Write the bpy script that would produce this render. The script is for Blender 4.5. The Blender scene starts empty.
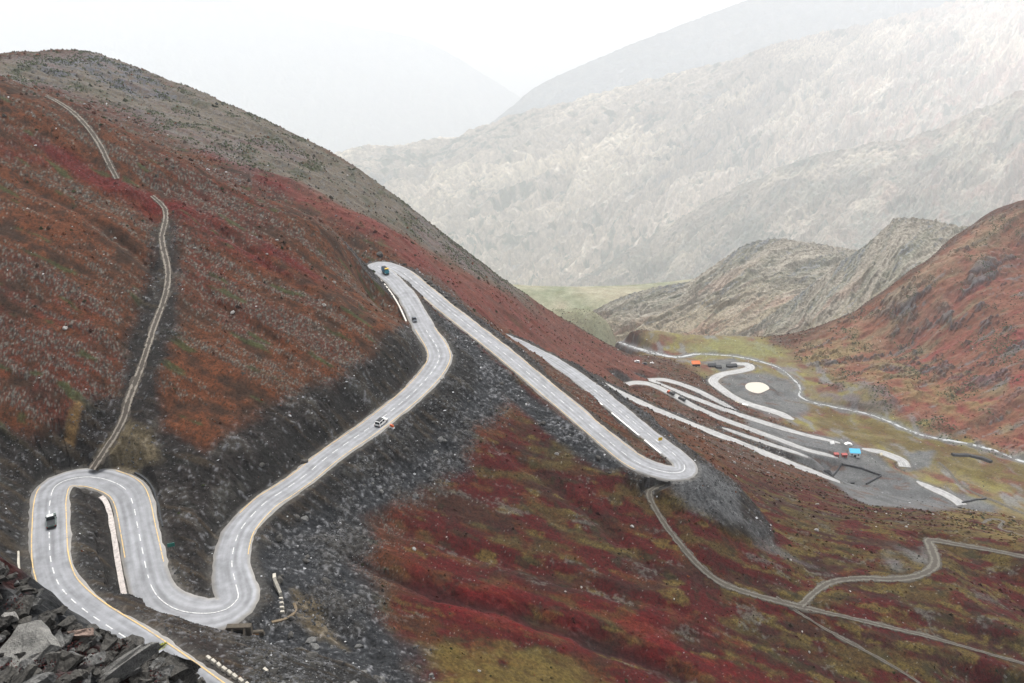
import bpy, math, random, time
import numpy as np
T0 = time.time()
rng = np.random.default_rng(7)
random.seed(7)
sc = bpy.context.scene
col = sc.collection

# ------------------------------------------------------------------ camera model
F = 800.0; CU, CV = 512.0, 341.5
PITCH = math.radians(25.46); CP, SP = math.cos(PITCH), math.sin(PITCH)

def ray(u, v):
    yc = (v - CV) / F
    return np.array([(u - CU) / F, CP - yc * SP, -SP - yc * CP])
def Pd(u, v, d): return ray(u, v) * d
def Pz(u, v, z):
    r = ray(u, v); return r * (z / r[2])

cam = bpy.data.cameras.new('camera'); cam.sensor_width = 36.0; cam.lens = F * 36.0 / 1024.0
cam.clip_start = 0.5; cam.clip_end = 60000
camo = bpy.data.objects.new('camera', cam); col.objects.link(camo)
camo.rotation_euler = (math.pi / 2 - PITCH, 0, 0); sc.camera = camo

# ------------------------------------------------------------------ noise
def _h(ix, iy, s):
    h = (ix.astype(np.uint32) * np.uint32(374761393) + iy.astype(np.uint32) * np.uint32(668265263) + np.uint32(s * 1442695 + 17))
    h = (h ^ (h >> np.uint32(13))) * np.uint32(1274126177)
    h = h ^ (h >> np.uint32(16))
    return h
def perlin(x, y, s=0):
    x = np.asarray(x, np.float32); y = np.asarray(y, np.float32)
    fx = np.floor(x); fy = np.floor(y)
    ix = fx.astype(np.int64); iy = fy.astype(np.int64)
    dx = x - fx; dy = y - fy
    u = dx * dx * dx * (dx * (dx * 6 - 15) + 10); v = dy * dy * dy * (dy * (dy * 6 - 15) + 10)
    def g(i, j, a, b):
        h = _h(i & 0xffffffff, j & 0xffffffff, s).astype(np.float32) * np.float32(2 * math.pi / 4294967296.0)
        return np.cos(h) * a + np.sin(h) * b
    n00 = g(ix, iy, dx, dy); n10 = g(ix + 1, iy, dx - 1, dy)
    n01 = g(ix, iy + 1, dx, dy - 1); n11 = g(ix + 1, iy + 1, dx - 1, dy - 1)
    a = n00 + u * (n10 - n00); b = n01 + u * (n11 - n01)
    return (a + v * (b - a)) * 1.5
def fbm(x, y, o=4, s=0, g=0.5):
    t = 0; a = 1.0; n = 0
    for k in range(o):
        t = t + a * perlin(x * 2.0 ** k + 13.7 * k, y * 2.0 ** k - 7.3 * k, s + k); n += a; a *= g
    return t / n
def ridged(x, y, o=4, s=0):
    t = 0; a = 1.0; n = 0
    for k in range(o):
        t = t + a * (1 - 2 * np.abs(perlin(x * 2.0 ** k + 3.1 * k, y * 2.0 ** k + 9.2 * k, s + k))); n += a; a *= 0.5
    return t / n
def sst(a, b, x):
    t = np.clip((x - a) / (b - a), 0, 1); return t * t * (3 - 2 * t)

# ------------------------------------------------------------------ roads: u, v, z, half width
def catmull(pts, step):
    pts = np.array(pts, float); n = len(pts)
    out = []
    for i in range(n - 1):
        p0 = pts[max(i - 1, 0)]; p1 = pts[i]; p2 = pts[i + 1]; p3 = pts[min(i + 2, n - 1)]
        L = np.linalg.norm(p2[:3] - p1[:3]); m = max(2, int(L / step))
        for k in range(m):
            t = k / m; w = i + t
            q = 0.5 * ((2 * p1) + (-p0 + p2) * t + (2 * p0 - 5 * p1 + 4 * p2 - p3) * t * t + (-p0 + 3 * p1 - 3 * p2 + p3) * t ** 3)
            out.append(list(q) + [w])
    out.append(list(pts[-1]) + [n - 1])
    return np.array(out)

R1 = [(240,722,-94,3.6),(206,697,-97,3.6),(172,671,-99.6,3.6),(150,655,-101.3,3.6),(128,639.5,-103,3.6),(111,628.5,-104.2,3.6),(95,618,-105.3,3.6),(80,607,-106.2,3.6),(67,595,-107,3.6),(57.5,582,-107.8,3.6),(51,561,-108.5,3.7),
      (49.5,540,-109,3.8),(49.5,520,-109.4,3.8),(50,503,-110,3.8),(55,487,-110.6,4.0),(70,479.5,-111.1,4.2),(92,477.5,-111.6,4.3),
      (111,481.5,-112,4.4),(126,490,-112.4,4.3),(133,504,-112.9,4.2),(138,528,-113.7,4.1),(142,548,-114.4,4.1),(147,572,-115,4.1),(153,590,-115.5,4.3),(163,602,-116,4.5),
      (180,611,-116.5,4.7),(204,614,-117,4.8),(225,610.5,-117.3,4.8),(238,599,-117.6,4.5),(236,585,-118,4.3),(232,566,-118.5,4.0),(234,548,-118.9,3.9),(242,528,-119.4,3.9),
      (264,504,-120,3.9),(285,490,-120.6,3.9),(306,475,-121.2,3.9),(333,453,-122,4.0),(374,424.5,-123.4,4.2),(415,391,-125,4.4),(436,366,-126.2,4.6),
      (438,350,-126.8,4.5),(424,327,-127.8,4.3),(411,303,-129,4.1),(398,285,-130,4.2),(384,272.5,-131,4.3),(375,266.3,-131.4,4.1),
      (384,264.6,-131.8,4.0),(401,271.5,-132.6,4.2),(420,286,-134,4.3),(446,308,-135.5,4.3),(500,350,-138.5,4.3),(560,400,-142,4.2),(600,434,-145,4.1),
      (630,458,-147.4,4.4),(650,468,-148.5,4.3),(670,473,-149.4,4.2),(683,471.5,-149.9,4.1),(684,465,-150.4,4.0),(676,456,-151,3.7),(655,439.5,-152.3,3.5),(620,411,-155,3.6),
      (590,386.5,-158,3.7),(560,365,-162,3.5),(530,348,-165,3.1),(510,338,-168,2.4),(504,334.5,-169,1.4)]
R2 = [(576,369.5,-260,1.2),(586,375.5,-262,3.0),(600,383,-264,3.6),(640,403,-268,4.2),(680,420.5,-271,4.4),(720,436,-275,4.2),(760,451.5,-279,3.8),(800,467,-283,3.4),(824,476,-286,2.6),(840,482,-289,1.4)]
R3 = [(917,481,-396,1.2),(923,484.5,-396,3.6),(931,488,-397,4.6),(945,494,-398,5.0),(957,501,-399,5.4),(962,505,-399,5.4)]
R4 = [(862,448.5,-399,1.2),(869,450,-399,3.4),(880,452,-400,4.6),(893,456.5,-401,5.4),(902,461,-402,6.0),(905,467,-403,6.0)]
LA = [(649,380,-368,3.8),(665,380,-370,4.2),(690,387.5,-376,4.3),(715,399.5,-381,4.0),(730,407.5,-384.5,3.0),(738,412,-386,1.2)]
LB = [(649,380,-368,3.8),(662,385.5,-366,3.8),(690,396.5,-370,4.0),(720,408,-375,4.0),(760,421.5,-381,4.0),(800,433.5,-387,3.6),(830,440.5,-391,2.6),(840,443,-392,1.2)]
LC = [(623,385.5,-344,3.8),(634,382.7,-346,4.0),(648,383.8,-348,4.2),(662,389,-351,4.3),(677,397,-354,4.3),(697,408,-358,4.3),(720,418,-362,4.3),(750,429,-368,4.0),(780,440,-374,4.0),(806,449.5,-380,3.6),(826,454.5,-385,3.0),(838,457.5,-388,1.4)]
LD = [(722,427.5,-344,.8),(730,430.5,-345.5,2.4),(750,437.5,-350,3.0),(780,447.5,-356,3.0),(797,453,-360,2.6),(808,457,-363,1.0)]
LE = [(794,419.5,-398.5,1.6),(787,417,-399,4.8),(777,412.5,-400,5.4),(752,405,-402,4.8),(735,398,-404,5.2),(720,388,-406,5.8),(713,380.5,-408,6.2),(722,374.5,-410,5.4),(740,371,-412,5.2),(750,368,-414,6.0),(747,364.5,-416,6.0),(739,363.7,-418,4.4),(731,363,-419,1.5)]
TA = [(92,470,-109.8,1.6),(108,446,-105,1.6),(122,422,-101,1.6),(130,398,-97.5,1.6),(142,365,-94,1.5),(153,330,-91,1.5),(165,296,-88,1.5),(168,270,-85.5,1.5),(162,240,-82.5,1.5),(166,218,-80,1.5),(163,206,-78.7,1.5),(152,196,-76.5,1.4)]
TB = [(117,179,-72,1.5),(108,162,-69,1.5),(100,145,-66,1.6),(88,128,-62,1.6),(74,113,-58,1.6),(58,102,-54.5,1.5),(46,96,-51.5,1.5)]
TC = [(664,484,-151,1.6),(650,491,-152,1.7),(653,505,-153.5,1.8),(670,532,-156.5,1.9),(695,562,-160,2.0),(718,581,-163.5,2.2),(745,592,-166.5,2.2),(790,604,-170.5,2.1),(850,618,-176,1.6),(930,637,-183.5,1.3),(1024,664,-192,1.2),(1120,690,-200,1.2)]
TD = [(800,606,-171.5,2.0),(815,592,-174.5,2.1),(832,582,-177.5,2.1),(860,578,-180,2.1),(892,579,-182.5,2.3),(920,575,-184.5,2.6),(935,564,-187,3.0),(932,549,-190.5,3.4),(930,540,-193.5,2.8),(960,545,-194,2.0),(1000,552,-194,2.0),(1050,562,-194,2.0)]
TE = [(776,597,-169.3,1.2),(810,620,-170,1.2),(850,643,-172,1.2),(900,670,-175,1.2),(930,690,-177,1.2)]
TF = [(938,462,-403,1.3),(948,470,-404,1.4),(960,484,-402,1.3),(975,493,-402,1.5),(995,501,-401,2.0),(1020,512,-400,2.2),(1060,528,-398,2.2)]
TG = [(982,523,-403,1.0),(992,519,-404,1.1),(1003,521,-402,1.1),(1000,528,-402,1.1),(1015,533,-401,1.2),(1040,541,-401,1.2)]
STREAM = [(1100,485,-408,1.6),(1024,461.5,-410,1.7),(990,449,-411,1.5),(960,442,-412,1.3),(930,437,-412.5,1.1),(905,429,-413.5,1.3),(893,423,-414.5,1.4),(868,414,-416,1.2),(840,408,-418,1.0),(812,402,-420,.9),(800,396,-421,1.0),
          (800,388,-421.5,1.2),(797,383,-422,1.4),(790,376,-423,1.0),(775,366,-426,1.0),(740,357,-432,1.0),(700,354,-438,1.2),(676,357,-441,2.2),(655,353,-446,3.4),(636,348,-452,3.0),(620,342,-462,2.0)]
def world_line(L, step=1.5):
    return catmull([list(Pz(u, v, z)) + [hw] for (u, v, z, hw) in L], step)
ROADS = {k: world_line(v) for k, v in dict(R1=R1, R2=R2, R3=R3, R4=R4, LA=LA, LB=LB, LC=LC, LD=LD, LE=LE).items()}
TRACKS0 = {k: world_line(v) for k, v in dict(TA=TA, TB=TB, TC=TC, TD=TD, TE=TE).items()}
STREAMW = world_line(STREAM, 2.0)

# ------------------------------------------------------------------ base relief: smooth spline through surveyed ground points
ctrl = []
def cd(*a):
    for (u, v, d) in a: ctrl.append(Pd(u, v, d))
def cz(*a):
    for (u, v, z) in a: ctrl.append(Pz(u, v, z))
def cw(*a):
    for p in a: ctrl.append(np.array(p, float))
for L in (R1, R2, LA, LB, LC, LE, R3, R4, TC, TD, STREAM):
    for i, (u, v, z, hw) in enumerate(L):
        if L is R1 and (i in (14, 16, 18, 24, 26, 28, 45, 55, 57)): continue
        if L in (LA, LB) and i == 0 and L is LB: continue
        ctrl.append(Pz(u, v, z))
# near spur crest and the hollow hidden behind it
def slope_d(u, v, k=0.0):
    r = ray(u, v); return -(176.0 + k) / (r[2] + .436 * r[0] - .189 * r[1])
crestN = [(u, v, slope_d(u, v)) for (u, v) in [(-60,48),(0,76),(60,98),(100,117),(150,142),(200,167),(250,195),(300,224)]] + [(340,246,308),(362,259,325)]
cd(*crestN)
for (u, v, d) in crestN:
    p = Pd(u, v, d * 1.2); p[2] -= 26; ctrl.append(p)
# near slope
for (u, v) in [(-60,250),(0,250),(60,230),(220,250),(300,290),(0,160),(60,170),(230,210),(220,350),(300,350),(250,300),(200,400),(330,300),(140,260),(140,200)]:
    ctrl.append(Pd(u, v, slope_d(u, v)))
cd((372,300,322),(-60,350,199),(0,350,203),(60,350,208),(0,420,192),(60,422,196))
cz((-60,480,-100),(0,470,-106),(15,520,-106.5),(0,550,-104),(270,402,-110),(345,376,-113.5),(400,335,-118.5),(250,450,-113),(200,455,-109.5),(195,480,-112.2),(190,525,-114.5),(90,530,-112.6),(100,570,-111.5))
# below the road, toward the camera side and the lower right
cz((240,632,-117.5),(300,640,-121),(300,583,-121.5),(310,683,-114),(400,500,-132),(400,560,-133.5),(400,620,-131),(400,683,-127),(450,620,-136),
   (500,683,-138),(500,640,-140),(500,560,-143),(550,500,-146.5),(480,450,-137.5),(500,400,-137.5),(440,400,-129),(600,560,-152),(600,683,-149),(650,540,-156.5),
   (700,683,-159),(850,683,-177),(1024,700,-200),(600,620,-152),(700,630,-160.5),(760,540,-170),(720,490,-164),(850,560,-181),(800,510,-188),(740,478,-186),(700,450,-178),(640,430,-170),
   (900,520,-214),(1024,600,-199),(1024,540,-226),(870,505,-262),(920,512,-262),(850,494,-274),(960,520,-275),(1000,515,-330),
   (560,440,-143.5),(470,350,-133.5),(440,330,-131.5),(540,365,-147),(640,442,-152))
# parking ground and valley floor
cz((830,470,-392),(860,480,-394),(880,478,-396),(900,490,-395),(985,505,-399),(1024,505,-401),(950,470,-406),(1024,480,-407),(780,428,-388),(770,425,-386),
   (760,390,-408),(690,372,-400),(660,368,-396),(640,366,-390),(860,435,-405),(860,396,-408),(850,388,-412),(870,440,-402),
   (690,362,-415),(720,352,-432),(760,345,-436),(700,335,-446),(600,311,-780),(560,297,-1150),(612,330,-560))
cd((560,297,7200),(700,303,6700),(400,300,7200),(1000,290,6000))
for (u, d, z) in [(480,1150,-500),(535,1150,-550),(585,1150,-590),(620,1150,-600),(560,1500,-700),(600,1050,-560),(640,1330,-690),(700,1330,-690),(760,1330,-680),(820,1310,-650),(640,1130,-560),(880,1340,-600),(940,1420,-600),(1000,1500,-620),(820,1120,-500),(880,1180,-520),(760,1130,-505),(700,1180,-520)]:
    r = ray(u, 330.0); ctrl.append(np.array([r[0] * d, r[1] * d, z]))
# far spur
cd((-80,75,600),(0,66,620),(50,61,640),(100,60,645),(150,74,640),(200,92,630),(265,120,625),(330,151,620),(380,185,640),(430,223,665),(475,258,710),(520,291,765),(560,317,820),(600,341,885),(640,357,990))
for (u, v, d) in [(0,66,620),(100,60,645),(200,92,630),(330,151,620),(430,223,665),(520,291,765),(600,341,885)]:
    p = Pd(u, v, d * 1.3); p[2] -= 130; ctrl.append(p)
cd((450,290,470),(550,350,560),(600,366,650),(625,376,720),(500,300,570),(400,238,480),(300,178,500),(250,145,530),(150,100,560),(480,320,500),(540,325,660),(590,350,760),(430,255,540),(350,205,500),(640,366,790))
# right hill
cd((1024,425,770),(1024,400,800),(1024,330,900),(1024,262,1020),(1024,207,1130),(1100,180,1150),(985,217,1135),(960,236,1130),(930,260,1110),(900,282,1085),(869,301,1060),(835,320,1035),(800,338,1010),(770,347,1000),
   (900,380,872),(950,410,812),(950,340,935),(1100,330,880),(1100,430,740),(900,345,965))
for (u, v, d) in [(1024,207,1130),(985,222,1135),(1100,180,1150)]:
    p = Pd(u, v, d * 1.25); p[2] -= 190; ctrl.append(p)
# guards outside the frame
cw((-200,60,-75),(-330,160,-45),(-480,300,-5),(-700,500,40),(-900,900,60),(0,55,-97),(-60,50,-92),(60,60,-122),(160,100,-158),(260,160,-190),(500,250,-320),(800,420,-370),(1100,700,-330),(1500,1200,-250),(-60,25,-88),(60,25,-105))
ctrl = np.array(ctrl)
def Q(x, y):
    r = np.sqrt(x * x + y * y); return np.arctan2(x, y), np.log(r), r
cx, cy, cr = Q(ctrl[:, 0], ctrl[:, 1]); cw_ = ctrl[:, 2] / cr
def ker(r2): return r2 * np.log(r2 + 1e-12)
N = len(ctrl)
D2 = (cx[:, None] - cx) ** 2 + (cy[:, None] - cy) ** 2
A = np.zeros((N + 3, N + 3)); A[:N, :N] = ker(D2) + np.eye(N) * 2e-5
A[:N, N] = 1; A[:N, N + 1] = cx; A[:N, N + 2] = cy; A[N:, :N] = A[:N, N:].T
W = np.linalg.solve(A, np.concatenate([cw_, np.zeros(3)]))
# sample the spline once on a fine (azimuth, log r) lattice, then bicubic-free bilinear lookups
GA = np.linspace(-0.95, 0.95, 900); GR = np.linspace(math.log(20), math.log(9000), 1100)
gx, gy = np.meshgrid(GA, GR); gx = gx.ravel(); gy = gy.ravel()
gw = np.empty(len(gx), np.float32)
W32 = W.astype(np.float32); cx32 = cx.astype(np.float32); cy32 = cy.astype(np.float32)
for i in range(0, len(gx), 40000):
    a = gx[i:i + 40000].astype(np.float32)[:, None]; b = gy[i:i + 40000].astype(np.float32)[:, None]
    r2 = (a - cx32) ** 2 + (b - cy32) ** 2
    gw[i:i + 40000] = (r2 * np.log(r2 + 1e-12)) @ W32[:N] + W32[N] + a[:, 0] * W32[N + 1] + b[:, 0] * W32[N + 2]
gw = gw.reshape(len(GR), len(GA))
def base(x, y):
    a, l, r = Q(np.asarray(x, float), np.asarray(y, float))
    fa = np.clip((a - GA[0]) / (GA[1] - GA[0]), 0, len(GA) - 1.001); fr = np.clip((l - GR[0]) / (GR[1] - GR[0]), 0, len(GR) - 1.001)
    i = fa.astype(int); j = fr.astype(int); s = fa - i; t = fr - j
    w = (gw[j, i] * (1 - s) + gw[j, i + 1] * s) * (1 - t) + (gw[j + 1, i] * (1 - s) + gw[j + 1, i + 1] * s) * t
    return w * r
print('spline', N, time.time() - T0)

def ride(L, hwk=1.0):
    out = []
    for (u, v, z, hw) in L:
        r = ray(u, v); ds = np.linspace(120, 900, 3000); p = r[None] * ds[:, None]
        b = p[:, 2] < base(p[:, 0], p[:, 1]); k = int(b.argmax()) if b.any() else int((p[:, 2] - base(p[:, 0], p[:, 1])).argmin())
        q = p[k].copy(); q[2] = base(q[:1], q[1:2])[0]; out.append(list(q) + [hw * hwk])
    return catmull(out, 1.5)
TRACKS = {'TA': ride(TA, .85), 'TB': ride(TB, .8), 'TC': ride(TC, .72), 'TD': ride(TD, .72), 'TE': ride(TE, .6), 'TF': ride(TF, 1.0), 'TG': ride(TG, 1.0)}
def nearest(line, x, y, margin):
    """distance, height, half width and station of the nearest point of a polyline for points within margin of its box"""
    lx, ly = line[:, 0], line[:, 1]
    m = (x > lx.min() - margin) & (x < lx.max() + margin) & (y > ly.min() - margin) & (y < ly.max() + margin)
    idx = np.nonzero(m)[0]
    if not len(idx): return idx, None, None, None, None
    n = len(line); st = 8; coarse = np.arange(0, n, st)
    cl = line[coarse]
    D = np.empty(len(idx)); K = np.empty(len(idx), int)
    for i in range(0, len(idx), 60000):
        ii = idx[i:i + 60000]
        d2 = (x[ii].astype(np.float32)[:, None] - cl[:, 0].astype(np.float32)) ** 2 + (y[ii].astype(np.float32)[:, None] - cl[:, 1].astype(np.float32)) ** 2
        K[i:i + 60000] = coarse[d2.argmin(1)]
        D[i:i + 60000] = np.sqrt(d2.min(1))
    keep = D < margin + 14
    idx = idx[keep]; K = K[keep]
    best = np.full(len(idx), 1e18); bk = K.copy()
    for o in range(-st, st + 1):
        k = np.clip(K + o, 0, n - 1)
        d2 = (x[idx] - lx[k]) ** 2 + (y[idx] - ly[k]) ** 2
        w = d2 < best; best[w] = d2[w]; bk[w] = k[w]
    k0 = np.clip(bk - 1, 0, n - 1); k1 = np.clip(bk + 1, 0, n - 1)
    tx = lx[k1] - lx[k0]; ty = ly[k1] - ly[k0]; tl = np.sqrt(tx * tx + ty * ty) + 1e-9; tx /= tl; ty /= tl
    ax = x[idx] - lx[bk]; ay = y[idx] - ly[bk]
    al = ax * tx + ay * ty; lat = ax * ty - ay * tx
    end = ((bk == 0) & (al < 0)) | ((bk == n - 1) & (al > 0))
    d = np.where(end, np.sqrt(best), np.abs(lat))
    z = line[bk, 2] + (line[k1, 2] - line[k0, 2]) / tl * np.clip(al, -2, 2)
    return idx, d, z, line[bk, 3], bk

CUT = dict(R1=1.15, R2=1.0, R3=.6, R4=.6, LA=.7, LB=.7, LC=.8, LD=.7, LE=.6)
def carve(x, y, z):
    """cut and fill: returns height, made-ground amount and pavement distance"""
    up = np.full(len(x), 1e9); lo = np.full(len(x), -1e9); flat = np.full(len(x), 1e9); fz = np.zeros(len(x)); made = np.zeros(len(x)); pav = np.full(len(x), 1e9)
    for name, line in list(ROADS.items()) + list(TRACKS.items()) + [('ST', STREAMW)]:
        isr = name in ROADS
        idx, d, rz, hw, bk = nearest(line, x, y, 75 if name == 'R1' else (40 if isr else 9))
        if d is None: continue
        sh = 1.3 if isr else 0.5
        dd = np.maximum(d - hw - sh, 0)
        if isr:
            nz = 1 + .22 * perlin(x[idx] / 9, y[idx] / 9, 77) * np.exp(-dd / 18)
            up[idx] = np.minimum(up[idx], rz + CUT[name] * dd * nz + .012 * dd * dd)
            lo[idx] = np.maximum(lo[idx], rz - .74 * dd * nz - .006 * dd * dd)
        else:
            k = sst(9, 1, dd)  # tracks and the stream sit in a gentle bench
            zz = z[idx]; z[idx] = zz + (rz - (0.35 if name == 'ST' else 0.1) - zz) * k
        q = d - hw
        if isr: pav[idx] = np.minimum(pav[idx], q)
        w = q < flat[idx]
        ii = idx[w]; flat[ii] = q[w]; fz[ii] = rz[w]
    conflict = lo > up
    mid = (lo + up) / 2
    zc = np.where(conflict, mid, np.clip(z, lo, up))
    made = np.abs(zc - z)
    k = sst(2.2, 0.9, flat)
    zc = zc + (fz - 0.16 - zc) * k
    return zc, made, flat, pav
def H(x, y, full=False):
    x = np.atleast_1d(np.asarray(x, float)); y = np.atleast_1d(np.asarray(y, float))
    z = base(x, y); zc, made, flat, pav = carve(x, y, z.copy())
    return (zc, made, flat, pav) if full else zc

# walk rays of the survey onto the relief (for zones and small things)
def ground_at(uv, far=6000, fn=None):
    uv = np.atleast_2d(np.asarray(uv, float)); fn = fn or base
    ds = np.exp(np.linspace(math.log(70), math.log(far), 900)); out = []
    for u, v in uv:
        r = ray(u, v); p = r[None] * ds[:, None]
        below = p[:, 2] < fn(p[:, 0], p[:, 1])
        if below.any():
            k = int(below.argmax()); a, b = ds[max(k - 1, 0)], ds[k]
            for _ in range(18):
                m = (a + b) / 2; q = r * m
                if q[2] < fn(q[:1], q[1:2])[0]: b = m
                else: a = m
            out.append(r * b)
        else:
            gap = (p[:, 2] - fn(p[:, 0], p[:, 1]))[ds < 1300]; out.append(r * ds[int(gap.argmin())])
    return np.array(out)
def inside(poly, x, y):
    """signed distance (positive inside) to a ground polygon"""
    n = len(poly); d2 = np.full(len(x), 1e18); ins = np.zeros(len(x), bool)
    for i in range(n):
        ax, ay = poly[i][:2]; bx, by = poly[(i + 1) % n][:2]
        ex, ey = bx - ax, by - ay; wx, wy = x - ax, y - ay
        t = np.clip((wx * ex + wy * ey) / (ex * ex + ey * ey + 1e-9), 0, 1)
        d2 = np.minimum(d2, (wx - ex * t) ** 2 + (wy - ey * t) ** 2)
        c = ((ay > y) != (by > y)) & (x < (bx - ax) * (y - ay) / (by - ay + 1e-12) + ax)
        ins ^= c
    d = np.sqrt(d2); return np.where(ins, d, -d)
def zone(uv, x, y, soft, wob=0, s=0, ws=25.0):
    poly = ground_at(uv)
    m = (x > poly[:, 0].min() - soft - wob - 5) & (x < poly[:, 0].max() + soft + wob + 5) & (y > poly[:, 1].min() - soft - wob - 5) & (y < poly[:, 1].max() + soft + wob + 5)
    out = np.zeros(len(x)); i = np.nonzero(m)[0]
    if len(i):
        sd = inside(poly, x[i], y[i]) + wob * fbm(x[i] / ws, y[i] / ws, 4, s)
        out[i] = sst(-soft, soft, sd)
    return out

# ------------------------------------------------------------------ materials
def new_mat(name):
    m = bpy.data.materials.new(name); m.use_nodes = True
    nt = m.node_tree; b = nt.nodes['Principled BSDF']; return m, nt, b
def ground_mat(name, bump=.6, fine=1.2, rough=.95, strength=.5):
    m, nt, b = new_mat(name); N_ = nt.nodes.new; L = nt.links.new
    at = N_('ShaderNodeAttribute'); at.attribute_name = 'Col'
    tc = N_('ShaderNodeNewGeometry')
    n1 = N_('ShaderNodeTexNoise'); n1.inputs['Scale'].default_value = fine; n1.inputs['Detail'].default_value = 5; n1.inputs['Roughness'].default_value = .7
    L(tc.outputs['Position'], n1.inputs['Vector'])
    mr = N_('ShaderNodeMapRange'); mr.inputs['From Min'].default_value = .3; mr.inputs['From Max'].default_value = .7
    mr.inputs['To Min'].default_value = 1 - strength; mr.inputs['To Max'].default_value = 1 + strength
    L(n1.outputs['Fac'], mr.inputs['Value'])
    mx = N_('ShaderNodeMix'); mx.data_type = 'RGBA'; mx.blend_type = 'MULTIPLY'; mx.inputs['Factor'].default_value = 1
    L(at.outputs['Color'], mx.inputs['A']); L(mr.outputs['Result'], mx.inputs['B']); L(mx.outputs['Result'], b.inputs['Base Color'])
    bp = N_('ShaderNodeBump'); bp.inputs['Strength'].default_value = bump; bp.inputs['Distance'].default_value = .6 / fine
    L(n1.outputs['Fac'], bp.inputs['Height']); L(bp.outputs['Normal'], b.inputs['Normal'])
    b.inputs['Roughness'].default_value = rough; b.inputs['Specular IOR Level'].default_value = .15
    return m
def flat_mat(name, c, rough=.8, var=.15, scale=2.0, metal=0, spec=.3):
    m, nt, b = new_mat(name); N_ = nt.nodes.new; L = nt.links.new
    n1 = N_('ShaderNodeTexNoise'); n1.inputs['Scale'].default_value = scale; n1.inputs['Detail'].default_value = 6; n1.inputs['Roughness'].default_value = .65
    g = N_('ShaderNodeNewGeometry'); L(g.outputs['Position'], n1.inputs['Vector'])
    r = N_('ShaderNodeValToRGB'); r.color_ramp.elements[0].position = .3; r.color_ramp.elements[1].position = .7
    r.color_ramp.elements[0].color = tuple(k * (1 - var) for k in c) + (1,); r.color_ramp.elements[1].color = tuple(min(1, k * (1 + var)) for k in c) + (1,)
    L(n1.outputs['Fac'], r.inputs['Fac']); L(r.outputs['Color'], b.inputs['Base Color'])
    b.inputs['Roughness'].default_value = rough; b.inputs['Metallic'].default_value = metal; b.inputs['Specular IOR Level'].default_value = spec
    return m

def grid_mesh(name, V, nr, nc, cols, mat, smooth=False, parent=None):
    me = bpy.data.meshes.new(name)
    i = np.arange(nr * nc).reshape(nr, nc)
    f = np.stack([i[:-1, :-1], i[:-1, 1:], i[1:, 1:], i[1:, :-1]], -1).reshape(-1, 4)
    me.vertices.add(len(V)); me.vertices.foreach_set('co', np.asarray(V, np.float32).ravel())
    me.loops.add(f.size); me.loops.foreach_set('vertex_index', f.ravel().astype(np.int32))
    me.polygons.add(len(f)); me.polygons.foreach_set('loop_start', (np.arange(len(f)) * 4).astype(np.int32))
    me.polygons.foreach_set('use_smooth', np.full(len(f), smooth))
    me.update(calc_edges=True)
    if cols is not None:
        a = me.color_attributes.new('Col', 'FLOAT_COLOR', 'POINT')
        c4 = np.ones((len(V), 4), np.float32); c4[:, :3] = cols; a.data.foreach_set('color', c4.ravel())
    me.materials.append(mat)
    o = bpy.data.objects.new(name, me); col.objects.link(o)
    if parent: o.parent = parent
    return o

# ------------------------------------------------------------------ the hillsides
C = lambda *a: np.array(a, np.float32)
RED = C(.066, .0040, .0040); RUST = C(.078, .026, .010); BROWN = C(.032, .017, .010); SCREE = C(.105, .106, .11); DARK = C(.0155, .0150, .0142)
OLIVE = C(.060, .058, .018); GOLD = C(.078, .056, .015); TAN = C(.20, .16, .105); GRAVEL = C(.15, .155, .155); GREEN = C(.15, .16, .065); PALE = C(.26, .25, .23); BUSH = C(.028, .035, .012)

NA, NR_ = 1150, 2050
az = np.linspace(-math.radians(47), math.radians(47), NA); rr = np.exp(np.linspace(math.log(46), math.log(8500), NR_))
AZ, RRm = np.meshgrid(az, rr); X = (np.sin(AZ) * RRm).ravel(); Y = (np.cos(AZ) * RRm).ravel(); R = RRm.ravel()
Z, made, flat, pav = H(X, Y, True)
print('relief', time.time() - T0)
# fall-line coordinates of the big left slope
g = ground_at([(40, 215), (270, 335)]); fl = g[1, :2] - g[0, :2]; fl /= np.linalg.norm(fl)
AL = X * fl[0] + Y * fl[1]; AC = -X * fl[1] + Y * fl[0]
wob = 3 * fbm(X / 60, Y / 60, 3, 5)
n_big = fbm(X / 70, Y / 70, 4, 11); n_mid = fbm(X / 16, Y / 16, 4, 21); n_fin = fbm(X / 4, Y / 4, 3, 31)
n_px = fbm(X / 1.3, Y / 1.3, 2, 41)
streak = fbm((AC + wob) / 7, AL / 75, 4, 51); streak2 = fbm((AC + wob * .6) / 2.4, AL / 20, 3, 61)
valley = zone([(640,352),(700,330),(770,345),(830,370),(900,415),(1024,450),(1200,520),(1100,540),(960,500),(880,470),(830,440),(760,412),(700,374)], X, Y, 14, 12, 3)
right = zone([(1300,140),(1024,208),(985,220),(930,263),(869,305),(835,323),(790,348),(830,385),(900,420),(1024,462),(1300,540)], X, Y, 12, 10, 4)
spur = zone([(-200,60),(0,66),(100,60),(200,92),(330,151),(430,223),(520,291),(600,341),(640,357),(660,372),(600,380),(510,332),(410,262),(300,200),(200,140),(100,100),(0,70)], X, Y, 6, 5, 6)
spurtop = zone([(-300,40),(0,60),(100,55),(200,88),(330,148),(430,220),(520,289),(570,322),(530,302),(470,272),(400,228),(330,197),(250,168),(190,142),(120,110),(40,84),(-200,60)], X, Y, 14, 20, 7, 60)
lower = zone([(420,300),(480,340),(560,410),(640,478),(690,480),(740,470),(830,480),(930,506),(1300,600),(1300,900),(420,720),(400,640),(390,520),(480,440),(520,400)], X, Y, 8, 8, 8)
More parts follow.
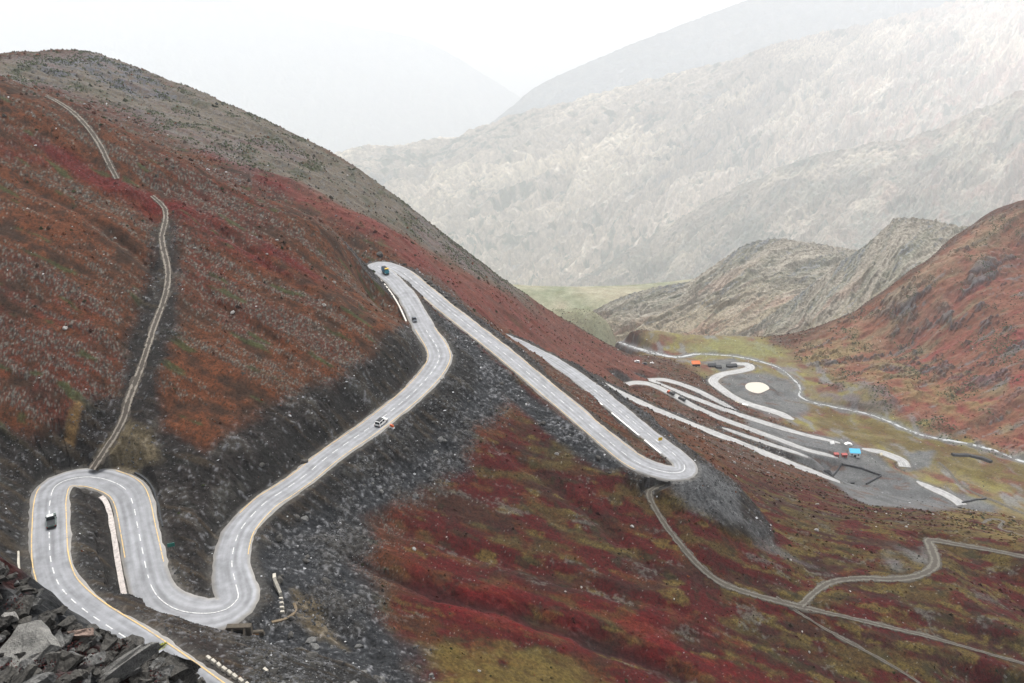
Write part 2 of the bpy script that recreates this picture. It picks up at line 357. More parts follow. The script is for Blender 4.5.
gold = np.maximum(zone([(420,648),(470,642),(540,655),(620,676),(680,700),(560,740),(420,720)], X, Y, 3, 4, 9),
        zone([(808,402),(850,412),(900,430),(960,446),(1024,466),(1100,500),(1040,500),(980,480),(930,462),(880,448),(840,436),(815,425)], X, Y, 8, 12, 10))
park = np.maximum.reduce([zone([(740,412),(800,432),(850,440),(872,452),(895,470),(935,486),(985,500),(1000,508),(940,510),(870,506),(828,480),(790,452),(750,430)], X, Y, 5, 5, 12),
        zone([(715,376),(760,372),(790,380),(810,410),(790,420),(750,408),(728,392)], X, Y, 6, 7, 13),
        zone([(700,362),(735,358),(745,366),(722,372)], X, Y, 5, 4, 14), zone([(905,452),(935,450),(930,466),(908,470)], X, Y, 4, 4, 114)])
fan = np.maximum(zone([(655,482),(700,474),(735,505),(742,528),(715,522),(690,512),(672,500)], X, Y, 2.5, 3, 15), zone([(735,520),(765,535),(800,560),(815,565),(790,562),(755,545)], X, Y, 2, 3, 16) * .6)
darkz = zone([(-80,420),(0,428),(55,436),(80,412),(118,390),(128,335),(150,270),(148,225),(172,215),(180,280),(180,330),(168,372),(165,430),(205,446),(275,402),(345,374),(398,332),(428,322),(442,350),(240,520),(230,600),(140,610),(40,600),(-80,600)], X, Y, 2.5, 4, 17, 14)
screez = zone([(446,348),(470,350),(505,382),(512,405),(488,428),(462,462),(440,488),(400,500),(372,520),(365,570),(385,620),(430,650),(430,720),(250,720),(235,625),(250,540),(330,470),(400,420)], X, Y, 4, 6, 18, 16)
screez = np.maximum(screez, zone([(420,318),(445,318),(520,385),(640,472),(600,470),(520,410),(470,362)], X, Y, 2, 2.5, 118))
crim = np.maximum.reduce([zone([(-60,100),(0,122),(60,148),(120,176),(200,214),(310,270),(370,312),(300,284),(180,228),(100,188),(40,158),(-60,140)], X, Y, 3, 5, 19),
        zone([(200,150),(280,178),(350,214),(430,258),(500,296),(600,352),(520,330),(420,270),(330,222),(250,180)], X, Y, 8, 8, 20),
        zone([(830,330),(1024,240),(1200,200),(1200,330),(1024,340),(930,385),(860,375)], X, Y, 20, 22, 22, 60) * .8,
        zone([(400,560),(480,575),(560,590),(640,600),(740,640),(760,683),(640,668),(520,640),(420,600)], X, Y, 5, 10, 23)])
flat_r = zone([(930,505),(1000,508),(1300,520),(1300,570),(1100,560),(1024,548),(960,535)], X, Y, 12, 12, 30)
yellowR = zone([(760,350),(860,335),(960,390),(1024,400),(1024,440),(920,412),(850,380)], X, Y, 15, 20, 24, 50)
mound = zone([(806,396),(840,384),(862,381),(885,392),(902,412),(880,414),(840,404)], X, Y, 6, 5, 25)
field = zone([(690,342),(740,338),(790,350),(770,358),(715,360),(690,356)], X, Y, 10, 8, 26)
olv = sst(.12, .42, fbm(X / 38 + 5, Y / 26, 4, 71)) * lower
dirt = zone([(90,470),(105,440),(130,420),(150,440),(165,458),(125,470)], X, Y, 1.5, 2.5, 27, 8)
spill = zone([(888,548),(925,545),(932,566),(905,572),(892,560)], X, Y, 3, 5, 34)
dirt2 = zone([(295,590),(320,605),(345,645),(320,640),(300,620)], X, Y, 1.5, 2, 28, 8)
headbank = zone([(60,436),(78,404),(84,406),(72,440)], X, Y, .8, 1, 29, 8)
print('zones', time.time() - T0)

def mixc(c, k, new): return c + (new - c) * k[:, None]
# vegetated ground: rust and crimson low shrubs, with bare strips
hx = fbm(X / 30 + .3 * n_mid, Y / 11, 4, 131); hx2 = fbm(X / 12, Y / 5, 4, 132); spk = fbm(X / 2.1, Y / 2.1, 2, 133)
c = np.tile(BROWN, (len(X), 1)).astype(np.float32)
leftz = np.clip(1 - valley - right - spur - lower, 0, 1)
c = mixc(c, sst(-.3, .2, n_mid * .7 + .7 * streak + .4 * n_fin + .15), RUST)
c = mixc(c, sst(.05, .35, n_big + .6 * streak + .3 * n_fin) * .5, RED)
lw = mixc(np.tile(C(.047, .0055, .005), (len(X), 1)), sst(-.05, .25, hx2 + .5 * hx + .3 * n_fin), RUST * .75)
lw = mixc(lw, sst(.0, .25, hx + .35 * n_fin) * .75, C(.022, .010, .008))
lwr = zone([(700,505),(830,500),(1000,515),(1300,560),(1300,800),(900,740),(780,640),(720,560)], X, Y, 25, 20, 33) * .16
lw = mixc(lw, sst(.08, .35, lwr + fbm(X / 30 + 5, Y / 10, 4, 71) + .45 * hx2 + .2 * n_fin) * .75, C(.050, .038, .012))
lw = mixc(lw, sst(.25, .42, lwr + fbm(X / 13 + 9, Y / 4.5, 4, 72) + .3 * n_fin) * .8, C(.072, .052, .014))
lw = mixc(lw, sst(.2, .4, fbm(X / 9 + 3, Y / 5, 3, 73) + .3 * spk) * .6, C(.014, .016, .008))
lw = mixc(lw, sst(.30, .45, fbm(X / 15 + 1, Y / 8, 4, 74) + .4 * n_px) * .6, C(.07, .068, .06))
c = c * (1 - lower[:, None]) + lw * lower[:, None]
wn = rng.random(len(X)).astype(np.float32)
dens = sst(-.25, .32, .95 * streak + .35 * streak2 + .35 * n_big + .2 * n_fin) * (leftz * .9 + spur * .35)
bare = dens
c = mixc(c, dens * .45, C(.046, .035, .025))
c = mixc(c, sst(0, .12, dens * .5 - wn), C(.072, .066, .056) * (0.5 + 1.1 * rng.random((len(X), 1)).astype(np.float32)))
wn2 = rng.random(len(X)).astype(np.float32); vg_ = np.clip(leftz + lower + spur, 0, 1)
c = mixc(c, (wn2 < .13) * vg_ * .75, C(.016, .011, .007)); c = mixc(c, (wn2 > .996) * vg_ * .7, C(.15, .145, .13))
c = mixc(c, crim * sst(-.35, .35, n_mid + streak * .6 + streak2 * .4) * .75, RED * 1.2)
c = mixc(c, sst(.32, .42, fbm(AC / 5, AL / 16, 3, 91)) * np.clip(leftz + spur, 0, 1) * .8, BUSH * 1.2)
wn0 = rng.random(len(X)).astype(np.float32)
# far spur: grey-green top
c = mixc(c, spur * (1 - spurtop) * .5, C(.13, .045, .035))
st = mixc(np.tile(C(.105, .088, .066), (len(X), 1)), sst(0, .3, n_mid + .4 * n_fin), C(.05, .055, .03))
st = mixc(st, sst(.0, .35, n_big + .3 * n_fin) * .7, C(.12, .12, .125))
summit = zone([(30,62),(60,58),(100,56),(150,74),(180,96),(140,100),(90,78),(50,80)], X, Y, 6, 8, 32)
st = mixc(st, sst(.05, .35, n_big + .5 * streak + .4 * n_fin) * .5, C(.10, .05, .038)); st = mixc(st, sst(.0, .3, n_fin + .5 * streak2 + .8 * (wn0 - .5)) * .6, C(.085, .088, .09))
st = mixc(st, summit * sst(-.2, .2, n_mid + n_fin), C(.075, .08, .09))
c = c * (1 - spurtop[:, None] * .92) + st * spurtop[:, None] * .92
# right hill: red-brown with green and buff strips
g2 = ground_at([(1000, 240), (850, 330)]); f2 = g2[1, :2] - g2[0, :2]; f2 /= np.linalg.norm(f2)
B1 = X * f2[0] + Y * f2[1]; B2 = -X * f2[1] + Y * f2[0]
sR = fbm(B2 / 26 + .4 * n_big, B1 / 150, 4, 101)
cr_ = mixc(np.tile(C(.15, .060, .036), (len(X), 1)), sst(-.1, .3, sR + .3 * n_fin), C(.155, .034, .028))
cr_ = mixc(cr_, sst(.1, .4, fbm(B2 / 18, B1 / 90, 4, 102)) * .7, C(.145, .125, .07))
cr_ = mixc(cr_, sst(.2, .4, fbm(B2 / 9, B1 / 60, 4, 115) + .4 * n_fin) * .8, C(.115, .112, .108))
cr_ = mixc(cr_, sst(.28, .45, fbm(X / 9, Y / 9, 4, 103)) * .5, C(.06, .062, .035))
rib = sst(.16, .34, fbm(B2 / 22, B1 / 85, 4, 117) + .35 * n_fin + .25 * n_mid) * sst(760, 980, R); cr_ = mixc(cr_, rib * .8, C(.075, .08, .088))
tanz = zone([(1040,195),(985,212),(930,258),(869,300),(800,340),(740,352),(770,372),(850,372),(920,330),(990,262),(1060,215)], X, Y, 30, 22, 35, 50)
cr_ = mixc(cr_, tanz * sst(-.3, .3, sR + .5 * n_mid) * .7, C(.21, .155, .095))
cr_ = mixc(cr_, yellowR * .8 * sst(-.3, .4, n_mid + sR), C(.17, .125, .055))
c = c * (1 - right[:, None]) + cr_ * right[:, None]
# valley floor
cv = mixc(np.tile(C(.13, .105, .05), (len(X), 1)), sst(-.1, .3, fbm(X / 30, Y / 30, 4, 104)), C(.11, .045, .03))
cv = mixc(cv, sst(.0, .3, fbm(X / 22, Y / 22, 4, 105)), C(.15, .13, .04))
cv = mixc(cv, sst(.1, .3, fbm(X / 15, Y / 40, 4, 106)) * .7, GRAVEL)
c = c * (1 - valley[:, None]) + cv * valley[:, None]
c = mixc(c, field * .7, C(.15, .15, .055))
c = mixc(c, gold * sst(-.45, .1, n_mid + n_fin * .5) * .85, GOLD)
c = mixc(c, flat_r * sst(-.35, .25, hx2 + n_mid) * .8, C(.115, .085, .03))
c = mixc(c, mound * .7 * sst(-.2, .2, n_mid), C(.11, .095, .095))
# bare and made ground
scr = mixc(np.tile(C(.024, .0255, .0275), (len(X), 1)), sst(.1, .5, .35 * n_fin + n_px + .5 * n_mid), SCREE * 1.1)
scr = mixc(scr, sst(0, .35, n_big + .5 * n_mid + .3 * n_fin) * .6, C(.036, .031, .024))
c = c * (1 - screez[:, None]) + scr * screez[:, None]
dk = mixc(np.tile(DARK, (len(X), 1)), sst(.1, .4, n_mid + .4 * n_fin), C(.036, .034, .029))
dk = mixc(dk, sst(.3, .6, .4 * n_fin + n_px + .4 * n_mid), SCREE * .8)
dk = mixc(dk, sst(.1, .4, streak2 + .4 * n_big) * .6, C(.045, .033, .02))
c = c * (1 - darkz[:, None] * .95) + dk * darkz[:, None] * .95
nearR = sst(300, 420, R)
mk = sst(.5, 2.0, made + .8 * n_fin) * (1 - park)
dkk = dk * (1 + nearR[:, None] * 1.2)
c = c * (1 - mk[:, None] * .9) + dkk * mk[:, None] * .9
c = mixc(c, park * .92, GRAVEL * .72); c = mixc(c, park * sst(.0, .3, n_big * .6 + n_mid + .4 * n_fin) * .7, GRAVEL * .40); c = mixc(c, park * sst(.2, .4, fbm(X / 24, Y / 9, 4, 141)) * .7, C(.085, .045, .03))
c = mixc(c, fan * .9, C(.085, .087, .088))
c = mixc(c, spill * sst(-.3, .2, n_mid) * .8, C(.10, .10, .095)); c = mixc(c, dirt * .7, C(.12, .095, .055)); c = mixc(c, dirt2 * .7, C(.11, .085, .05)); c = mixc(c, headbank, C(.14, .085, .035))
# verge gravel beside the pavement
vg = sst(2.0, .1, pav + 1.6 * n_fin + .8 * n_mid) * (pav < 50)
c = mixc(c, vg * (.35 + .5 * sst(.1, .4, n_mid + .3 * n_big)), C(.11, .104, .094))
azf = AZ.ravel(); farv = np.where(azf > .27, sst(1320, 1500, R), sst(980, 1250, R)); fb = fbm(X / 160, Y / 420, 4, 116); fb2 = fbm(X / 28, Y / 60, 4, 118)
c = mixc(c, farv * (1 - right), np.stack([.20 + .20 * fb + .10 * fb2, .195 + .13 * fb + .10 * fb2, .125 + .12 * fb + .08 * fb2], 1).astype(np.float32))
ii, dd_, _, hw_, _ = nearest(STREAMW, X, Y, 30); sb = np.zeros(len(X)); sb[ii] = sst(6.5, 1.5, dd_ - hw_ + 5 * n_mid[ii]); c = mixc(c, sb * .8, GRAVEL * .85)
ii, dd_, _, hw_, _ = nearest(catmull([list(p) + [0] for p in ground_at([(352,556),(400,578),(450,596),(505,610),(560,628),(620,650),(680,676)])], 1.5)[:, [0, 1, 2, 3, 4]], X, Y, 14); c[ii] = c[ii] + (C(.012, .005, .005) - c[ii]) * (sst(3.2, .6, dd_ + 1.5 * n_mid[ii]) * .7)[:, None]  # dark crimson furrow band, with its shading put into the colour
# grain
gr = 1 + .45 * n_px + .35 * n_fin
c = np.clip(c * gr[:, None], .0025, .9)
# small relief
rough = np.clip(.35 + .9 * np.maximum.reduce([screez, darkz * .8, mk * .7]) + .5 * bare - .3 * park, .1, 1.4)
amp = sst(.6, 4.0, flat)
dz = (.55 * n_fin + .28 * n_px + .5 * streak2) * rough + n_mid * 1.1 + fbm(X / 38, Y / 38, 3, 111) * 2.2 * sst(60, 300, R)
dz = dz + spur * 4 * (ridged((AC) / 34, AL / 120, 3, 112) - .6) + right * (9 * (ridged(B2 / 60, B1 / 260, 4, 113) - .4) + 2.5 * n_mid + 4 * rib)
for (uv, wd, dp) in [([(352,556),(400,578),(450,596),(505,610),(560,628),(620,650),(680,676),(720,700)], 3.0, 2.0), ([(385,520),(450,545),(520,565),(600,590),(680,610)], 2.6, 1.0), ([(500,450),(560,490),(620,540),(670,580)], 2.2, .8), ([(300,600),(350,640),(400,690)], 2.5, 1.2), ([(120,240),(200,290),(280,345)], 2.0, .8), ([(20,180),(90,220),(150,262)], 2.0, .8), ([(215,230),(290,280),(350,322)], 2.0, .8)]:
    Lf = catmull([list(p) + [0] for p in ground_at(uv)], 1.5); Lf = np.concatenate([Lf[:, :3], np.ones((len(Lf), 1)), Lf[:, 4:]], 1)
    ii, dd_, _, _, _ = nearest(Lf, X, Y, 14); dd_ = dd_ + 1.6 * n_mid[ii] + .8 * n_fin[ii]
    dz[ii] -= dp * np.exp(-(dd_ / wd) ** 2); dz[ii] += .35 * dp * np.exp(-((dd_ - 2.2 * wd) / wd) ** 2)
dz = dz * (1 - .85 * park)
Zs = Z.copy(); Z = Z + dz * amp
ground = grid_mesh('hillside', np.stack([X, Y, Z], 1), NR_, NA, c, ground_mat('hillside_ground', fine=1.6))
ground['kind'] = 'structure'
print('ground', time.time() - T0)

# exact lookup of the built surface
def built(x, y):
    a, l, r = Q(np.asarray(x, float), np.asarray(y, float)); l0 = math.log(46); dl = (math.log(8500) - l0) / (NR_ - 1)
    fa = np.clip((a - az[0]) / (az[1] - az[0]), 0, NA - 1.001); fr = np.clip((l - l0) / dl, 0, NR_ - 1.001)
    i = fa.astype(int); j = fr.astype(int); s = fa - i; t = fr - j; Zg = Z.reshape(NR_, NA)
    return (Zg[j, i] * (1 - s) + Zg[j, i + 1] * s) * (1 - t) + (Zg[j + 1, i] * (1 - s) + Zg[j + 1, i + 1] * s) * t

# ------------------------------------------------------------------ far mountains
def mountain(name, crest, foot, ns, nt, colours, rough_h, seed, mat, back=.9, gully=1.0, slant=.35, lump=1.0):
    cw2 = catmull([list(Pd(*p)) + [0] for p in crest], 1e9 if False else 40)[:, :3]
    fw2 = catmull([list(Pd(*p)) + [0] for p in foot], 40)[:, :3]
    def res(P):
        s = np.concatenate([[0], np.cumsum(np.linalg.norm(np.diff(P, axis=0), axis=1))]); t = np.linspace(0, s[-1], ns)
        return np.stack([np.interp(t, s, P[:, k]) for k in range(3)], 1), s[-1]
    cP, Lc = res(cw2); fP, Lf = res(fw2)
    nb = nt // 4
    ts = np.concatenate([np.linspace(-1, 0, nb, endpoint=False), np.linspace(0, 1, nt)])
    S, T = np.meshgrid(np.linspace(0, 1, ns), ts)
    bk = cP - (fP - cP) * back; bk[:, 2] = cP[:, 2] - .55 * np.linalg.norm(fP[:, :2] - cP[:, :2], axis=1)
    tt = np.abs(T)[..., None]; prof = np.abs(T) ** .85
    P = np.where(T[..., None] >= 0, cP[None] * (1 - tt) + fP[None] * tt, cP[None] * (1 - tt) + bk[None] * tt)
    P[..., 2] = np.where(T >= 0, cP[None, :, 2] * (1 - prof) + fP[None, :, 2] * prof, P[..., 2])
    span = np.linalg.norm(fP - cP, axis=1).mean()
    s_ = S * Lc; t_ = T * span
    k = rough_h
    sk = s_ + slant * t_
    n1 = ridged(sk / (k * 5.5) + .6 * fbm(s_ / (k * 9), t_ / (k * 9), 3, seed + 9), t_ / (k * 9.5) + .3 * fbm(s_ / (k * 6), t_ / (k * 6), 2, seed + 8), 5, seed); n2 = fbm(s_ / (k * 2.6) + .3 * n1, t_ / (k * 2.6), 5, seed + 1); n3 = fbm(s_ / (k * .5), t_ / (k * .5), 3, seed + 2)
    ed = .25 + .75 * sst(0, .25, np.abs(T))
    P[..., 2] += k * (1.3 * gully * (n1 - .4) * ed + .6 * lump * n2 * ed + .26 * n3 * (.25 + .75 * lump) * (1 + 1.6 * sst(.25, 0, np.abs(T)) * (lump < 1)))
    P[..., 1] += k * .5 * lump * n2 * ed
    cc = colours(S, T, n1, n2, n3).reshape(-1, 3)
    o = grid_mesh(name, P.reshape(-1, 3), len(ts), ns, cc, mat); o['kind'] = 'structure'
    return o
def lerpc(a, b, k): return a + (b - a) * k[..., None]
def rockcol(S, T, n1, n2, n3):
    big = fbm(S * 7 + T * 2, T * 3, 4, 306)
    c = lerpc(np.tile(C(.40, .345, .29), S.shape + (1,)), C(.57, .49, .405), sst(-.25, .45, big + .5 * n2))
    c = lerpc(c, C(.20, .22, .235), sst(.0, .42, -n1 * .5 + .5 * n2 - .8 * big + .3 * n3) * .9)  # cool shadows of folds and gullies put into the colour
    c = lerpc(c, C(.07, .105, .085), sst(.16, .36, fbm(S * 95, T * 46, 4, 301) + .55 * fbm(S * 12, T * 8, 3, 304) + .25 * n3) * .85)
    c = lerpc(c, C(.72, .63, .50), sst(.22, .45, fbm(S * 9 + 3, T * 5, 4, 305) + .3 * n1 + .3 * n3) * (1 - sst(.3, .75, T)) * .85)
    c = lerpc(c, C(.42, .22, .18), sst(.5, .85, S + .3 * n2) * sst(.1, .5, n2 + .2 + big * .5) * .55)
    return np.clip(c * (1 + .6 * n3)[..., None], .01, .9)
def spurcol(S, T, n1, n2, n3):
    c = rockcol(S, T, n1, n2, n3) * .62
    return lerpc(c, C(.12, .145, .125), sst(-.1, .35, fbm(S * 14, T * 7, 4, 303) + .6 * n3) * .6)
def midcol(S, T, n1, n2, n3):
    D = S * 9 + T * 3.2                                    # bedding runs obliquely down the slope
    band = fbm(D * 2.2, T * 1.5 - S, 4, 307); fine = fbm(D * 16, T * 9, 4, 308)
    c = lerpc(np.tile(C(.27, .245, .20), S.shape + (1,)), C(.205, .20, .155), sst(-.2, .3, band + .3 * n2))  # ridge tones lightened, dark rock softened, to mimic haze in the colour
    c = lerpc(c, C(.25, .205, .14), sst(.35, .85, T + .4 * band) * .7)
    c = lerpc(c, C(.27, .27, .265), sst(.15, .45, band * .7 + fine + .3 * n3 - T * .3) * .7)
    c = lerpc(c, C(.13, .14, .15), sst(.2, .5, .9 * fine + .7 * n3 + .9 * band + .12 - T * .9) * .75)
    c = lerpc(c, C(.25, .14, .10), sst(.1, .35, fbm(D * 1.1 + 4, T * 2, 3, 302) + .25 * fine) * sst(.1, .5, T) * .45)
    c = lerpc(c, C(.115, .12, .085), sst(.28, .42, fbm(S * 70, T * 30, 3, 309) + .3 * band) * .6)
    return np.clip(c * (1 + .35 * n3)[..., None], .01, .9)
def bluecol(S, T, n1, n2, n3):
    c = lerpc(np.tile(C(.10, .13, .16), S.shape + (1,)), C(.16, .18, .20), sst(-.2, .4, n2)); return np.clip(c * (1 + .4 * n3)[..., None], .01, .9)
m_far = ground_mat('mountain_rock', fine=.03, bump=.5, strength=.35); m_mid = ground_mat('ridge_ground', fine=.2, bump=.5, strength=.4)
mountain('mountain', [(250,175,9180),(345,150,9360),(430,141,9450),(500,121,9540),(520,113,9540),(560,105,9630),(620,88,9720),(700,68,9810),(760,50,9900),(810,36,10620),(880,20,11880),(1000,-10,13680),(1200,-60,15300)],
         [(250,330,8100),(380,325,8100),(480,318,8100),(560,304,8010),(620,312,7740),(680,318,7380),(740,318,7020),(800,318,6660),(880,318,6300),(1000,318,5940),(1200,318,5580)], 900, 420, rockcol, 125, 501, m_far, gully=1.7)
mountain('mountain', [(545,300,7650),(562,291,7650),(610,262,7560),(687,214,7380),(740,186,7290),(801,160,7200),(860,146,7110),(921,134,7020),(1000,100,7020),(1150,40,7020)],
         [(530,330,7020),(560,318,6930),(610,325,6660),(687,330,6300),(740,330,5940),(801,330,5580),(860,330,5310),(921,330,5040),(1000,330,4860),(1150,330,4680)], 700, 330, spurcol, 75, 551, m_far, gully=1.6)
mountain('ridge', [(556,330,1643),(574,319,1654),(595,311,1689),(620,298,1723),(655,288,1769),(687,282,1791),(712,267,1814),(737,250,1837),(757,241,1848),(782,239,1859),(812,242,1882),(852,250,1927),(900,255,1984),(1000,250,2154)],
         [(535,352,1417),(575,345,1417),(620,345,1417),(650,345,1417),(680,345,1417),(712,345,1417),(737,345,1417),(757,345,1417),(782,345,1417),(812,345,1417),(852,345,1417),(900,345,1417),(1000,345,1417)], 560, 260, midcol, 19, 511, m_mid, slant=.9, lump=.35, gully=.9)
mountain('ridge', [(722,345,1322),(750,330,1368),(772,315,1403),(812,285,1460),(837,265,1483),(870,242,1506),(882,231,1506),(897,218,1506),(915,219,1508),(937,221,1512),(957,226,1517),(985,226,1535),(1030,214,1552),(1100,190,1586)],
         [(715,358,1207),(750,356,1207),(772,356,1207),(812,356,1207),(837,356,1207),(870,356,1207),(882,356,1219),(897,356,1219),(915,356,1219),(937,356,1219),(957,356,1219),(985,356,1219),(1030,356,1219),(1100,356,1219)], 480, 240, midcol, 16, 521, m_mid, slant=.9, lump=.4, gully=1.0)
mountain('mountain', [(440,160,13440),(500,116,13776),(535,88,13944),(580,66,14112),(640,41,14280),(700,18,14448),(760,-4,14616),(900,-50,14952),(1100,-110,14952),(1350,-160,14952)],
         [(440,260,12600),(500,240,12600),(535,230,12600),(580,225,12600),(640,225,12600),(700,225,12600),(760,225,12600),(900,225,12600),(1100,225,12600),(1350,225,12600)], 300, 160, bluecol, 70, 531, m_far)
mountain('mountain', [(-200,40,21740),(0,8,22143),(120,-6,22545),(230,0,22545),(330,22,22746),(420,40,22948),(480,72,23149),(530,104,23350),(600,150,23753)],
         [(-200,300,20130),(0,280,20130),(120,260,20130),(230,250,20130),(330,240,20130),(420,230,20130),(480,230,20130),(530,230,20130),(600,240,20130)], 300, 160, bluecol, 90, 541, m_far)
print('mountains', time.time() - T0)
# plain beneath everything, out to where the mist closes
def sheet(name, x0, x1, y0, y1, z, mat):
    me = bpy.data.meshes.new(name); me.from_pydata([(x0, y0, z), (x1, y0, z), (x1, y1, z), (x0, y1, z)], [], [(0, 1, 2, 3)]); me.materials.append(mat)
    o = bpy.data.objects.new(name, me); col.objects.link(o); o['kind'] = 'structure'; return o
sheet('ground', -25500, 25500, -3500, 33500, -8500, flat_mat('plain', (.14, .14, .12), .95))

# ------------------------------------------------------------------ roads
def frame_of(line):
    t = np.gradient(line[:, :2], axis=0); t /= np.linalg.norm(t, axis=1)[:, None] + 1e-9
    return np.stack([-t[:, 1], t[:, 0]], 1)    # left normal
def ribbon(name, line, mat, wob=.0, lift=.0, skirt=.5, seed=0, parent=None, na=9, hwscale=1.0):
    n = len(line); nrm = frame_of(line); hw = line[:, 3] * hwscale
    s = np.concatenate([[0], np.cumsum(np.linalg.norm(np.diff(line[:, :2], axis=0), axis=1))])
    wl = wob * (.35 * fbm(s / 1.6, s * 0 + 2.2, 2, seed) + .9 * fbm(s / 14, s * 0 + 5.2, 3, seed + 2)); wr = wob * (.35 * fbm(s / 1.6, s * 0 + 9.2, 2, seed + 5) + .9 * fbm(s / 14, s * 0 + 7.2, 3, seed + 7))
    V = []; uv = []
    fr = np.concatenate([[-1], np.linspace(-1, 1, na), [1]])
    for j, f_ in enumerate(fr):
        off = f_ * hw + (wl if f_ > 0 else -wr) * abs(f_) ** 3
        zz = line[:, 2] + lift + .05 * (1 - f_ * f_) - (skirt if j in (0, len(fr) - 1) else 0)
        e = (0.25 if j == 0 else (-0.25 if j == len(fr) - 1 else 0))
        V.append(np.stack([line[:, 0] + nrm[:, 0] * (off - e), line[:, 1] + nrm[:, 1] * (off - e), zz], 1)); uv.append(np.stack([s, np.full(n, f_)], 1))
    V = np.stack(V, 1).reshape(-1, 3); UV = np.stack(uv, 1).reshape(-1, 2)
    o = grid_mesh(name, V, n, len(fr), None, mat, True, parent)
    a = o.data.attributes.new('road', 'FLOAT_VECTOR', 'POINT'); q = np.zeros((len(V), 3), np.float32); q[:, :2] = UV; a.data.foreach_set('vector', q.ravel())
    return o
def asphalt(name, base_c):
    m, nt, b = new_mat(name); N_ = nt.nodes.new; L = nt.links.new
    at = N_('ShaderNodeAttribute'); at.attribute_name = 'road'; sep = N_('ShaderNodeSeparateXYZ'); L(at.outputs['Vector'], sep.inputs[0])
    g = N_('ShaderNodeNewGeometry')
    n1 = N_('ShaderNodeTexNoise'); n1.inputs['Scale'].default_value = .35; n1.inputs['Detail'].default_value = 8; n1.inputs['Roughness'].default_value = .65; L(g.outputs['Position'], n1.inputs['Vector'])
    sc_ = N_('ShaderNodeVectorMath'); sc_.operation = 'MULTIPLY'; sc_.inputs[1].default_value = (.06, 3.2, 1); L(at.outputs['Vector'], sc_.inputs[0])
    n2 = N_('ShaderNodeTexNoise'); n2.inputs['Scale'].default_value = 1.0; n2.inputs['Detail'].default_value = 5; L(sc_.outputs['Vector'], n2.inputs['Vector'])
    r = N_('ShaderNodeValToRGB'); r.color_ramp.elements[0].position = .38; r.color_ramp.elements[1].position = .64
    r.color_ramp.elements[0].color = tuple(k * .66 for k in base_c) + (1,); r.color_ramp.elements[1].color = tuple(k * 1.28 for k in base_c) + (1,)
    ad = N_('ShaderNodeMath'); ad.operation = 'ADD'; L(n1.outputs['Fac'], ad.inputs[0]); L(n2.outputs['Fac'], ad.inputs[1])
    hf = N_('ShaderNodeMath'); hf.operation = 'MULTIPLY'; hf.inputs[1].default_value = .5; L(ad.outputs[0], hf.inputs[0]); L(hf.outputs[0], r.inputs['Fac'])
    # tyre-polished lanes
    ab0 = N_('ShaderNodeMath'); ab0.operation = 'ABSOLUTE'; L(sep.outputs['Y'], ab0.inputs[0])
    w0 = N_('ShaderNodeMath'); w0.operation = 'MULTIPLY'; w0.inputs[1].default_value = 17.0; L(ab0.outputs[0], w0.inputs[0])
    w1 = N_('ShaderNodeMath'); w1.operation = 'COSINE'; L(w0.outputs[0], w1.inputs[0])
    w2 = N_('ShaderNodeMath'); w2.operation = 'MULTIPLY_ADD'; w2.inputs[1].default_value = .11; w2.inputs[2].default_value = 1.0; L(w1.outputs[0], w2.inputs[0])
    wm = N_('ShaderNodeMix'); wm.data_type = 'RGBA'; wm.blend_type = 'MULTIPLY'; wm.inputs['Factor'].default_value = 1; L(r.outputs['Color'], wm.inputs['A']); L(w2.outputs[0], wm.inputs['B'])
    # dusty margins
    ab = N_('ShaderNodeMath'); ab.operation = 'ABSOLUTE'; L(sep.outputs['Y'], ab.inputs[0])
    mr = N_('ShaderNodeMapRange'); mr.inputs['From Min'].default_value = .78; mr.inputs['From Max'].default_value = 1.0; L(ab.outputs[0], mr.inputs['Value'])
    mu = N_('ShaderNodeMath'); mu.operation = 'MULTIPLY'; L(mr.outputs[0], mu.inputs[0]); L(n1.outputs['Fac'], mu.inputs[1])
    mx = N_('ShaderNodeMix'); mx.data_type = 'RGBA'; L(mu.outputs[0], mx.inputs['Factor']); L(wm.outputs['Result'], mx.inputs['A']); mx.inputs['B'].default_value = (.30, .27, .22, 1)
    L(mx.outputs['Result'], b.inputs['Base Color']); b.inputs['Roughness'].default_value = .62; b.inputs['Specular IOR Level'].default_value = .45
    return m
M_AS = asphalt('asphalt', (.215, .22, .23)); M_AS2 = asphalt('pale_asphalt', (.31, .308, .30))
road_objs = {}
for i, (k, L) in enumerate(ROADS.items()):
    o = ribbon('road', L, M_AS if k == 'R1' else M_AS2, 1.0 if k == 'R1' else .7, .02 + .006 * i, .6, 600 + i, hwscale=1 if k == 'R1' else .86); o['kind'] = 'structure'; road_objs[k] = o
